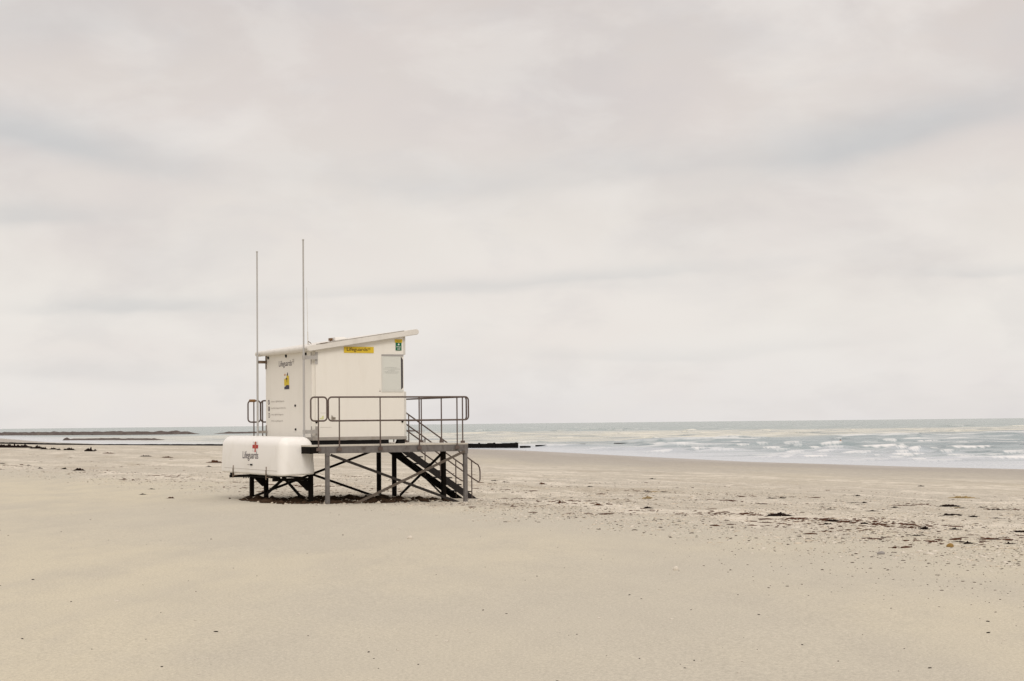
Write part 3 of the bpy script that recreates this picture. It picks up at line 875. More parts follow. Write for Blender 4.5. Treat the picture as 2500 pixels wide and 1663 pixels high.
# corner trims, hatch lines, fittings
MB().box(HU1 - 0.05, HU1 + 0.003, fy - 0.006, fy - 0.001, HB + 0.078, 2.55).build('corner_trim', M_LITEGR, hut)
MB().box(HU1 - 0.06, HU1 - 0.009, fy - 0.006, fy - 0.001, 3.47, 3.895).build('corner_trim', M_LITEGR, hut)
MB().box(0.21, 0.50, fy - 0.003, fy - 0.001, 1.700, 1.709).build('hatch_line', M_LINE, hut)
MB().box(0.22, 0.36, fy - 0.003, fy - 0.001, 2.045, 2.052).build('hatch_line', M_LINE, hut)
m = MB().box(0.20, 0.30, fy - 0.004, fy - 0.001, 1.90, 1.93).prism([(0.25, 1.93), (0.30, 1.93), (0.30, 1.985), (0.265, 1.975)], (0, fy - 0.004, 0), EU, EZ, EV, 0.003)
m.build('sticker', simple("pale_yellow_sticker", (0.62, 0.62, 0.32), 0.5, 0.1, 20.0), hut)
m = MB().box(0.50, 0.535, fy - 0.03, fy - 0.001, 1.88, 1.96).box(0.545, 0.60, fy - 0.02, fy - 0.001, 1.89, 1.945).prism([(0.50, 1.965), (0.525, 1.965), (0.51, 1.99)], (0, fy - 0.02, 0), EU, EZ, EV, 0.018)
m.build('door_lock', simple("stained_lock", (0.24, 0.21, 0.17), 0.6, 0.3, 40.0), hut)
m = MB().prism([(1.745, 2.555), (1.80, 2.555), (1.775, 2.60)], (0, fy - 0.003, 0), EU, EZ, EV, 0.002)
m.disc((1.772, fy - 0.003, 2.62), (0, -1, 0), 0.009, 0.001, 8)
m.build('warning_sticker', M_FADE, hut)
for (u_, z_) in ((0.11, 1.825), (2.365, 1.825)):
    MB().disc((u_, fy - 0.0, z_), (0, -1, 0), 0.026, 0.022, 14).build('bolt_cap', M_BLACK, hut)
ex_ = HU0
for (v_, z_, r_) in ((4.02, 3.475, 0.036), (2.76, 3.475, 0.036), (1.43, 3.475, 0.034), (2.15, 2.24, 0.028), (2.13, 1.66, 0.028)):
    m = MB().disc((ex_, v_, z_), (-1, 0, 0), r_, 0.024, 14)
    if r_ > 0.03:
        m.box(ex_ - 0.02, ex_ - 0.001, v_ + 0.02, v_ + 0.07, z_ + 0.02, z_ + 0.035)
    m.build('bolt_cap', M_BLACK, hut)
# end wall lettering, painted on: x runs from the far corner to the near one
NX = (0, -1, 0)
def end_org(v_, z_, off=0.0025):
    return (ex_ - off, v_, z_)
m = MB()
text_to(m, "Lifeguards", end_org(3.28, 3.185), NX, EZ, 0.89, 0.185, 0.004)
m.build('lettering', M_INK, hut, fix=False)
m = MB()     # small flag mark behind the word
for a_, b_, c2, d2 in ((2.37, 2.23, 3.325, 3.338), (2.31, 2.29, 3.27, 3.39), (2.245, 2.235, 3.29, 3.39), (2.36, 2.26, 3.375, 3.384), (2.37, 2.36, 3.29, 3.325)):
    m.box(ex_ - 0.0030, ex_ - 0.0020, b_, a_, c2, d2)
m.build('flag_mark', M_FADE, hut)
m = MB()
for s_, v_, wd_, z_ in (("Follow us @RNLILifeguards", 3.85, 0.93, 2.335), ("Like RNLI Lifeguards North East", 3.84, 1.03, 2.165), ("Follow @RNLILifeguards", 3.84, 0.85, 2.005), ("RNLI.org/lifeguards", 3.83, 0.82, 1.845)):
    m = MB(); text_to(m, s_, end_org(v_, z_), NX, EZ, wd_, 0.052, 0.0)
    m.build('small_print', M_FADE, hut, fix=False)
for k, (v_, z_) in enumerate(((4.01, 2.35), (4.00, 2.183), (3.995, 2.017))):
    ic = MB().disc((ex_ - 0.001, v_, z_), (-1, 0, 0), 0.062, 0.002, 20).build('round_icon', M_INK, hut)
    m = MB()
    if k == 0:
        m.prism([(0.030, 0.025), (0.0, 0.012), (-0.022, 0.034), (-0.048, 0.026), (-0.036, -0.012), (0.0, -0.038), (0.040, -0.028), (0.012, -0.010)], (ex_ - 0.005, v_, z_), (0, 1, 0), EZ, (1, 0, 0), 0.001)
    elif k == 1:
        m.box(ex_ - 0.005, ex_ - 0.004, v_ - 0.008, v_ + 0.008, z_ - 0.045, z_ + 0.03).box(ex_ - 0.005, ex_ - 0.004, v_ - 0.025, v_ - 0.0085, z_ + 0.02, z_ + 0.038).box(ex_ - 0.0065, ex_ - 0.0055, v_ - 0.026, v_ + 0.024, z_ - 0.006, z_ + 0.008)
    else:
        m.box(ex_ - 0.005, ex_ - 0.004, v_ - 0.036, v_ + 0.036, z_ - 0.036, z_ + 0.036)
    m.build('icon_mark', M_WALL, ic)

# ================================================================== signs on the hut
ysign = site('lifeguard_sign')
tag(ysign, 'wide yellow lettered sign under the sloping eave of the hut', 'sign')
MB().box(0.83, 1.615, fy - 0.012, fy - 0.002, 3.495, 3.645).build('board', M_YEL, ysign, bevel=0.003, seg=1)
m = MB(); text_to(m, "Lifeguards", (0.905, fy - 0.0135, 3.515), EU, EZ, 0.545, 0.112, 0.012)
m.build('lettering', M_INKB, ysign, fix=False)
m = MB()
for a_, b_, c2, d2 in ((1.45, 1.52, 3.588, 3.594), (1.482, 1.49, 3.565, 3.612), (1.512, 1.519, 3.57, 3.610), (1.455, 1.505, 3.606, 3.610)):
    m.box(a_, b_, fy - 0.0138, fy - 0.0130, c2, d2)
m.build('flag_mark', M_INKB, ysign)
fsign = site('first_aid_sign')
tag(fsign, 'small green first aid sign with white cross below a yellow strip at the roof corner', 'sign')
MB().box(2.20, 2.355, fy - 0.010, fy - 0.002, 3.565, 3.758).build('board', M_GREEN, fsign)
MB().box(2.18, 2.375, fy - 0.012, fy - 0.002, 3.760, 3.838).build('strip', M_YEL, fsign)
m = MB()
m.box(2.258, 2.302, fy - 0.0118, fy - 0.0106, 3.705, 3.722).box(2.272, 2.288, fy - 0.0126, fy - 0.0120, 3.690, 3.738)
m.build('cross', M_WHITE, fsign)
m = MB(); text_to(m, "First", (2.225, fy - 0.0115, 3.638), EU, EZ, 0.105, 0.036, 0.012); text_to(m, "aid", (2.243, fy - 0.0115, 3.588), EU, EZ, 0.072, 0.034, 0.012)
m.build('lettering', M_WHITE, fsign, fix=False)
m = MB(); text_to(m, "Lifeguards", (2.205, fy - 0.0135, 3.776), EU, EZ, 0.145, 0.034, 0.004)
m.build('strip_lettering', M_INKB, fsign, fix=False)
post_ = site('wall_poster')
tag(post_, 'poster of a person in a yellow shirt on the end wall of the hut', 'poster')
pv, pz = 2.92, 2.655
def pp(name, poly, mat, off):
    # poly: x from the poster's left edge, y from its foot, metres
    MB().prism([(-x, y) for x, y in poly], (ex_ - off, pv, pz), (0, 1, 0), EZ, (1, 0, 0), 0.001).build(name, mat, post_)
pp('sheet', [(-0.01, -0.01), (0.36, -0.01), (0.36, 0.45), (-0.01, 0.45)], simple("poster_paper", (0.73, 0.70, 0.635), 0.4, 0.02, 5.0), 0.003)
pp('shirt', [(0.02, 0.085), (0.345, 0.085), (0.345, 0.25), (0.335, 0.32), (0.27, 0.345), (0.19, 0.335), (0.12, 0.27), (0.01, 0.25), (0.005, 0.16)], M_SHIRT, 0.0042)
pp('trousers', [(0.02, 0.0), (0.355, 0.0), (0.355, 0.09), (0.30, 0.10), (0.16, 0.105), (0.12, 0.075), (0.02, 0.06)], M_NAVY, 0.0056)
pp('hair', [(0.17, 0.34), (0.265, 0.335), (0.275, 0.38), (0.255, 0.415), (0.235, 0.41), (0.205, 0.37)], M_INK, 0.0056)
pp('hand', [(0.0, 0.335), (0.10, 0.335), (0.12, 0.36), (0.10, 0.385), (0.02, 0.38)], M_SKIN, 0.0042)
pp('shirt_print', [(0.09, 0.255), (0.17, 0.285), (0.25, 0.255), (0.215, 0.235), (0.205, 0.17), (0.185, 0.17), (0.175, 0.235)], M_INKB, 0.0056)

# ================================================================== flagpoles on the end wall's corners
def flagpole(v_, near):
    o = site('flagpole')
    pu = -0.215
    MB().tube([(pu, v_, 1.30), (pu, v_, 3.60)], 0.026, 10).tube([(pu, v_, 3.60), (pu, v_, 6.17)], 0.019, 10).tube([(pu, v_, 6.171), (pu, v_, 6.20)], 0.026, 10).build('pole', M_POLE, o, smooth=True)
    for z_ in (3.375, 1.60):
        m = MB()
        if near:
            m.box(pu + 0.027, ex_ + 0.10, v_ - 0.012, v_ - 0.002, z_ - 0.045, z_ + 0.045)
            m.box(ex_ + 0.055, ex_ + 0.125, HV0 - 0.009, HV0 - 0.001, z_ - 0.16, z_ + 0.13)
            m.box(ex_ - 0.010, ex_ - 0.001, HV0 + 0.075, HV0 + 0.12, z_ - 0.16, z_ + 0.13)
            m.tube([(pu, v_, z_ - 0.05), (pu, v_, z_ + 0.05)], 0.034, 10)
            m.build('bracket', M_BRKT, o)
        else:
            m.box(pu + 0.027, ex_ - 0.010, v_ - 0.035, v_ + 0.035, z_ - 0.035, z_ + 0.035)
            m.box(ex_ - 0.009, ex_ - 0.001, HV1 - 0.14, HV1 - 0.06, z_ - 0.18, z_ + 0.17)
            m.build('bracket', M_BROWN if z_ > 3 else M_SILL, o)
    return o
tag(flagpole(0.965, True), 'tall thin grey flagpole on the hut corner beside the long wall', 'flagpole', 'flagpoles on the hut corners')
tag(flagpole(4.17, False), 'grey flagpole on the far hut corner, fixed by brown bracket at the low eave', 'flagpole', 'flagpoles on the hut corners')

# ================================================================== white storage box on the arms
sbox = site('storage_box')
tag(sbox, 'rounded white moulded storage box lettered on its front, on arms below the hut', 'storage box')
bu0, bu1, bv0, bv1, bz0, bz1 = -0.985, -0.045, 0.55, 4.93, 0.565, 1.485
bm = bmesh.new()
bmesh.ops.create_cube(bm, size=1.0)
for v in bm.verts:
    v.co = Vector(((bu0 + bu1) / 2 + v.co.x * (bu1 - bu0), (bv0 + bv1) / 2 + v.co.y * (bv1 - bv0), (bz0 + bz1) / 2 + v.co.z * (bz1 - bz0)))
    top = v.co.z > 1
    if top:
        v.co.x += -0.06 if v.co.x > -0.5 else 0.035
        v.co.y += 0.045 if v.co.y < 2 else -0.05
    elif v.co.x > -0.5:
        v.co.z += 0.035
    v.co.z += 0.012 * (v.co.y - bv0) / (bv1 - bv0) * 2
def eids(test):
    return [e for e in bm.edges if test(e.verts[0].co, e.verts[1].co)]
bmesh.ops.bevel(bm, geom=eids(lambda a, b: a.z > 1 and b.z > 1 or abs(a.z - b.z) > 0.5), offset=0.23, segments=10, affect='EDGES', profile=0.5)
lowe = [e for e in bm.edges if e.verts[0].co.z < 0.66 and e.verts[1].co.z < 0.66]
bmesh.ops.bevel(bm, geom=lowe, offset=0.06, segments=5, affect='EDGES', profile=0.5)
me = bpy.data.meshes.new('shell')
bm.to_mesh(me); bm.free()
shell = link('shell', me, M_BOX, sbox, True)
me.set_sharp_from_angle(angle=R(60))
def front_u(z_):          # the box's front face leans slightly back towards the top
    return bu0 + 0.035 * (z_ - bz0) / (bz1 - bz0)
FX = Vector((0, -1, 0)); FZ = Vector((0.035, 0, bz1 - bz0)).normalized()
def front_pt(v_, z_, off):
    return Vector((front_u(z_) - off, v_, z_))
m = MB(); text_to(m, "Lifeguards", front_pt(3.17, 0.905, 0.004), FX, FZ, 1.11, 0.235, 0.004)
m.build('lettering', M_INK, sbox, fix=False)
m = MB().bar(front_pt(4.50, 0.715, 0.002), front_pt(0.76, 0.690, 0.002), 0.010, 0.006, EZ)
m.build('seam', M_LINE, sbox)
def flat(poly, v_, z_, off):
    return MB().prism([(x, y) for x, y in poly], front_pt(v_, z_, off), FX, FZ, (1, 0, 0), 0.0012)
ec, ez_ = 2.29, 1.255
emb = flat([(-0.20, -0.045), (-0.045, -0.045), (0.045, -0.045), (0.20, -0.045), (0.20, 0.045), (-0.20, 0.045)], ec, ez_, 0.0035)
emb.add(*(lambda q: (q.v, q.f))(flat([(-0.045, -0.135), (0.045, -0.135), (0.045, -0.046), (-0.045, -0.046)], ec, ez_, 0.0035)))
emb.add(*(lambda q: (q.v, q.f))(flat([(-0.05, 0.046), (0.05, 0.046), (0.05, 0.120), (-0.05, 0.120)], ec, ez_, 0.0035)))
emb_o = emb.build('emblem', M_RED, sbox)
m = flat([(-0.018, -0.085), (0.018, -0.085), (0.022, 0.115), (-0.022, 0.115)], ec, ez_, 0.0050)
m.build('anchor_mark', M_OCHRE, emb_o)
m = MB()
for ch, x, y in (("R", -0.17, 0.075), ("N", 0.085, 0.070), ("L", -0.17, -0.125), ("I", 0.11, -0.125)):
    q = front_pt(ec, ez_ + y, 0.0035) + FX * x
    m = MB(); text_to(m, ch, q, FX, FZ, 0.07 if ch != "I" else 0.015, 0.055)
    m.build('letter', M_FADE, emb_o, fix=False)
MB().box(front_u(0.8) - 0.016, front_u(0.8) - 0.001, 2.455, 2.60, 0.795, 0.832).build('handle', M_BLACK, sbox)
m = MB().prism([(0.0, 0.02), (0.09, 0.034), (0.15, 0.012), (0.09, 0.002)], front_pt(2.83, 0.795, 0.003), FX, FZ, (1, 0, 0), 0.001)
m.build('handle_mark', M_FADE, sbox)
for v_ in (3.83, 1.47):
    m = MB().box(bu0 - 0.014, bu0 - 0.002, v_ - 0.022, v_ + 0.022, 0.47, 0.70).box(bu0 - 0.010, bu0 + 0.012, v_ - 0.008, v_ + 0.008, 0.70, 0.78).box(bu0 - 0.012, bu0 + 0.10, v_ - 0.03, v_ + 0.03, 0.515, 0.54)
    m.build('latch', M_BROWN, sbox)

# ================================================================== groyne
def polyline_wall(pts, tops, th_, mb, plank=True):
    for i in range(len(pts) - 1):
        a, b = Vector(pts[i]), Vector(pts[i + 1])
        mb.bar((a.x, a.y, (a.z + tops[i]) / 2), (b.x, b.y, (b.z + tops[i + 1]) / 2), 0.1, th_)
def groyne_thing(label, p0, p1, h0, h1, step, group=None, name='timber_groyne', base=None):
    o = empty(name, (p0[0], p0[1], SEA))
    tag(o, label, 'groyne', group)
    a, b = Vector((p0[0], p0[1], 0)), Vector((p1[0], p1[1], 0))
    n = max(2, int((b - a).length / step))
    d_ = (b - a) / n
    nrm = Vector((-d_.y, d_.x, 0)).normalized()
    wl = MB()
    for i in range(n):
        q0, q1 = a + d_ * i, a + d_ * (i + 0.995)
        t0 = i / n; hh = h0 + (h1 - h0) * t0 ** 1.6
        g0 = min(gz(q0.x, q0.y), SEA) - 0.5
        ztop = max(gz(q0.x, q0.y), SEA) + hh * random.uniform(0.90, 1.06)
        vs = []
        for q, s_ in ((q0, -1), (q1, -1), (q1, 1), (q0, 1)):
            vs.append(Vector((q.x, q.y, 0)) + nrm * (0.09 * s_))
        base_ = [Vector((v.x - a.x, v.y - a.y, g0 - SEA)) for v in vs]
        top_ = [Vector((v.x - a.x, v.y - a.y, ztop - SEA)) for v in vs]
        wl.add(base_ + top_, [(0, 3, 2, 1), (4, 5, 6, 7), (0, 1, 5, 4), (1, 2, 6, 5), (2, 3, 7, 6), (3, 0, 4, 7)])
    wl.build('plank_wall', M_TIMBER, o)
    return o, a, b, nrm, n, d_
pA = (-118, 352); pB = (-58.2, 284); pC = (-25.8, 240.5); pD = (0.6, 222.5)
groyne_thing('long low black timber groyne running across the beach left of the hut', pA, pC, 0.26, 0.22, 1.2)
o, a, b, nrm, n, d_ = groyne_thing('tall black end of the timber groyne, showing right of the platform', (-25.0, 239.6), pD, 0.50, 0.60, 1.1)
for i in range(0, n + 1, 2):
    q = a + d_ * i + nrm * (-0.17)
    if i > n - 2: q = a + d_ * (n - 0.15) + nrm * (-0.17)
    MB().box(q.x - a.x - 0.13, q.x - a.x + 0.13, q.y - a.y - 0.06, q.y - a.y + 0.06, -1.2, 0.62 * random.uniform(0.92, 1.08)).build('post', M_TIMBER, o)
groyne_thing('short low black timber stub in the shallows touching the groyne end', (0.9, 222.0), (2.1, 224.5), 0.24, 0.14, 0.6)
groyne_thing('thin black groyne remnant awash in the shallows beyond the groyne end', (2.9, 231), (9.4, 236), 0.22, 0.24, 0.7)
groyne_thing('faint dark groyne remnant awash, farthest out along the groyne line', (14.0, 250), (19.6, 252), 0.15, 0.12, 0.7)

# ================================================================== reefs
def reef(label, pts, width, height, seed, dens=3.0):
    r_ = np.random.default_rng(seed)
    pts = [np.array(p, float) for p in pts]
    verts, faces = [], []
    o0 = pts[0]
    rows = []
    for i in range(len(pts) - 1):
        a_, b_ = pts[i], pts[i + 1]
        L_ = np.linalg.norm(b_ - a_); k = max(2, int(L_ / dens))
        for j in range(k):
            rows.append(a_ + (b_ - a_) * j / k)
    rows.append(pts[-1])
    rows = np.array(rows); N = len(rows)
    ac = 9
    prevn = None
    hprof = 0.72 + 0.12 * np.convolve(r_.random(N + 8), np.ones(9) / 9, 'valid') + 0.10 * (r_.random(N) - 0.5)
    taper = np.minimum(1, np.minimum(np.arange(N), N - 1 - np.arange(N)) / 4.0)
    for i in range(N):
        d_ = rows[min(i + 1, N - 1)] - rows[max(i - 1, 0)]; d_ = d_ / np.linalg.norm(d_)
        nn = np.array([-d_[1], d_[0]])
        for k in range(ac):
            t = k / (ac - 1) * 2 - 1
            q = rows[i] + nn * (t * width / 2 * (0.8 + 0.4 * r_.random()))
            z_ = height * taper[i] * hprof[i] * max(0, 1 - abs(t) ** 1.5) * (0.7 + 0.5 * r_.random()) - 0.25
            verts.append((q[0] - o0[0], q[1] - o0[1], z_))
    for i in range(N - 1):
        for k in range(ac - 1):
            a_ = i * ac + k
            faces.append((a_, a_ + 1, a_ + ac + 1, a_ + ac))
    base = len(verts)
    m = MB(); m.add(verts, faces)
    o = m.build('rock_reef', M_ROCK, None, fix=True)
    o.location = (o0[0], o0[1], SEA)
    return tag(o, label, 'reef')
reef('long dark brown rock reef stretching across the sea at the left', [(-330, 930), (-252, 850), (-201, 790), (-151, 730), (-128, 745)], 16, 2.05, 3, 2.2)
reef('thin low dark reef tail reaching behind the hut, end of the long reef', [(-127, 748), (-110, 757), (-60, 765), (-35, 770)], 8, 1.2, 5, 2.2)
reef('small low rock patch in the pale shallows nearer than the long reef', [(-112, 452), (-109.5, 450), (-98, 440), (-88, 425), (-80, 410)], 7, 0.85, 9, 1.0)
lump = MB()
lump.add([(-1.2, -0.6, -0.3), (1.1, -0.7, -0.3), (1.3, 0.6, -0.3), (-1.1, 0.7, -0.3), (-0.7, -0.3, 0.42), (0.1, -0.35, 0.75), (0.8, -0.1, 0.35), (0.5, 0.3, 0.4), (-0.6, 0.35, 0.38)],
         [(0, 1, 5, 4), (1, 6, 5), (1, 2, 7, 6), (2, 3, 8, 7), (3, 0, 4, 8), (4, 5, 8), (5, 6, 7), (5, 7, 8), (3, 2, 1, 0)])
lo = lump.build('boulder', M_ROCK, None, bevel=0.08)
lo.location = (-110.5, 447, SEA)
tag(lo, 'dark boulder at the left end of the small rock patch in the shallows', 'boulder')

# ================================================================== buoy
bq = ray_ground(2052, 1083.5, SEA)
buoy = empty('marker_buoy', (bq.x, bq.y, SEA + 0.1))
tag(buoy, 'small orange buoy floating among the breaking waves', 'buoy')
MB().tube([(0, 0, -0.2), (0, 0, -0.05), (0, 0, 0.22), (0, 0, 0.34)], 0.17, 12).build('float', M_BUOY, buoy, bevel=0.05, smooth=True)
MB().tube([(0, 0, 0.342), (0, 0, 0.46)], 0.04, 8).build('top_mark', M_INKB, buoy)

# ================================================================== seaweed and stones along the strand lines
def weed_mesh(name, wdt, dep, hgt, seed, lean=0.0, strands=40):
    """A heap of crumpled weed: overlapping lumps with curled straps lying over and out of it."""
    r_ = random.Random(seed)
    m = MB()
    nl = max(5, int(16 * min(1.5, wdt)) + 6)
    for i in range(nl):
        t = (i + r_.random()) / nl * 2 - 1
        env = (1 - abs(t) ** (1.6 if wdt < 1.5 else 4)) ** 0.8 * (0.6 + 0.6 * r_.random())
        cx = t * wdt / 2; cy = r_.uniform(-0.4, 0.4) * dep * env
        rx = wdt / nl * r_.uniform(1.1, 2.4); ry = dep * r_.uniform(0.15, 0.36) ; rz = max(hgt * env * r_.uniform(0.6, 1.1), 0.006)
        n1, n2 = 7, 4
        vs = [(cx, cy, rz)]
        for a_ in range(1, n2):
            ph = a_ / (n2 - 1) * math.pi / 2
            for b_ in range(n1):
                th_ = 2 * math.pi * b_ / n1
                j = r_.uniform(0.65, 1.25)
                vs.append((cx + rx * math.sin(ph) * math.cos(th_) * j, cy + ry * math.sin(ph) * math.sin(th_) * j, (rz * math.cos(ph) * r_.uniform(0.7, 1.2) if a_ < n2 - 1 else -0.02)))
        fs = []
        for b_ in range(n1):
            fs.append((0, 1 + b_, 1 + (b_ + 1) % n1))
            for a_ in range(n2 - 2):
                p_ = 1 + a_ * n1
                fs.append((p_ + b_, p_ + n1 + b_, p_ + n1 + (b_ + 1) % n1, p_ + (b_ + 1) % n1))
        m.add(vs, fs)
    for i in range(strands):
        t = r_.uniform(-1.05, 1.05)
        x = t * wdt / 2; y = r_.uniform(-0.5, 0.5) * dep; z_ = hgt * max(0.05, (1 - t * t)) * r_.uniform(0.2, 1.0) * 0.8
        a_ = r_.gauss(0, 0.5) + (math.pi if r_.random() < 0.5 else 0)
        ln = r_.uniform(0.06, 0.20) * min(1.6, max(0.7, wdt)); wd = r_.uniform(0.006, 0.016) * (1 if wdt < 1.5 else 3)
        pts = []
        for k in range(4):
            pts.append(Vector((x, y, max(0.004, z_))))
            x += math.cos(a_) * ln / 3; y += math.sin(a_) * ln / 3; a_ += r_.gauss(0, 0.5); z_ = max(0.004, z_ - hgt * 0.12 + r_.gauss(0, hgt * 0.12))
        for k in range(3):
            m.bar(pts[k], pts[k + 1], wd, 0.005, (pts[k + 1] - pts[k]).cross(EZ) if (pts[k + 1] - pts[k]).cross(EZ).length > 1e-6 else EU)
    return m.mesh(name, fix=True)

WEED_DIR = math.atan2(0.90, -0.44)
def place_weed(px, py, wpx, hpx, label, mat=M_WEED, name='seaweed_clump', seed=None, cat='seaweed', group=None, deep=0.45):
    q = ray_ground(px, py)
    D = q.y
    wd = wpx / 4400 * D * (1.2 if D > 100 else 1.0)
    hg = max(0.016, (1.5 if D < 100 else 2.1) * hpx / 4400 * D)
    me_ = weed_mesh(name, wd, max(0.06, wd * deep), hg, seed if seed is not None else int(px * 7 + py), strands=int(14 + 40 * min(1, wd)))
    o = link(name, me_, mat, None)
    o.location = (q.x, q.y, q.z - 0.004)
    o.rotation_euler = (0, 0, random.uniform(-0.15, 0.15))
    tag(o, label, cat, group)
    return o
def r8(x, y): return 1800 + x * 0.29698, 1000 + y * 0.29698
def r7(x, y): return 1140 + x * 0.28, 1000 + y * 0.28
def r6(x, y): return x * 0.26304, 1000 + y * 0.26304
SW = 'dark seaweed left along the strand lines'
W8, W7, W6 = 0.29698, 0.28, 0.26304
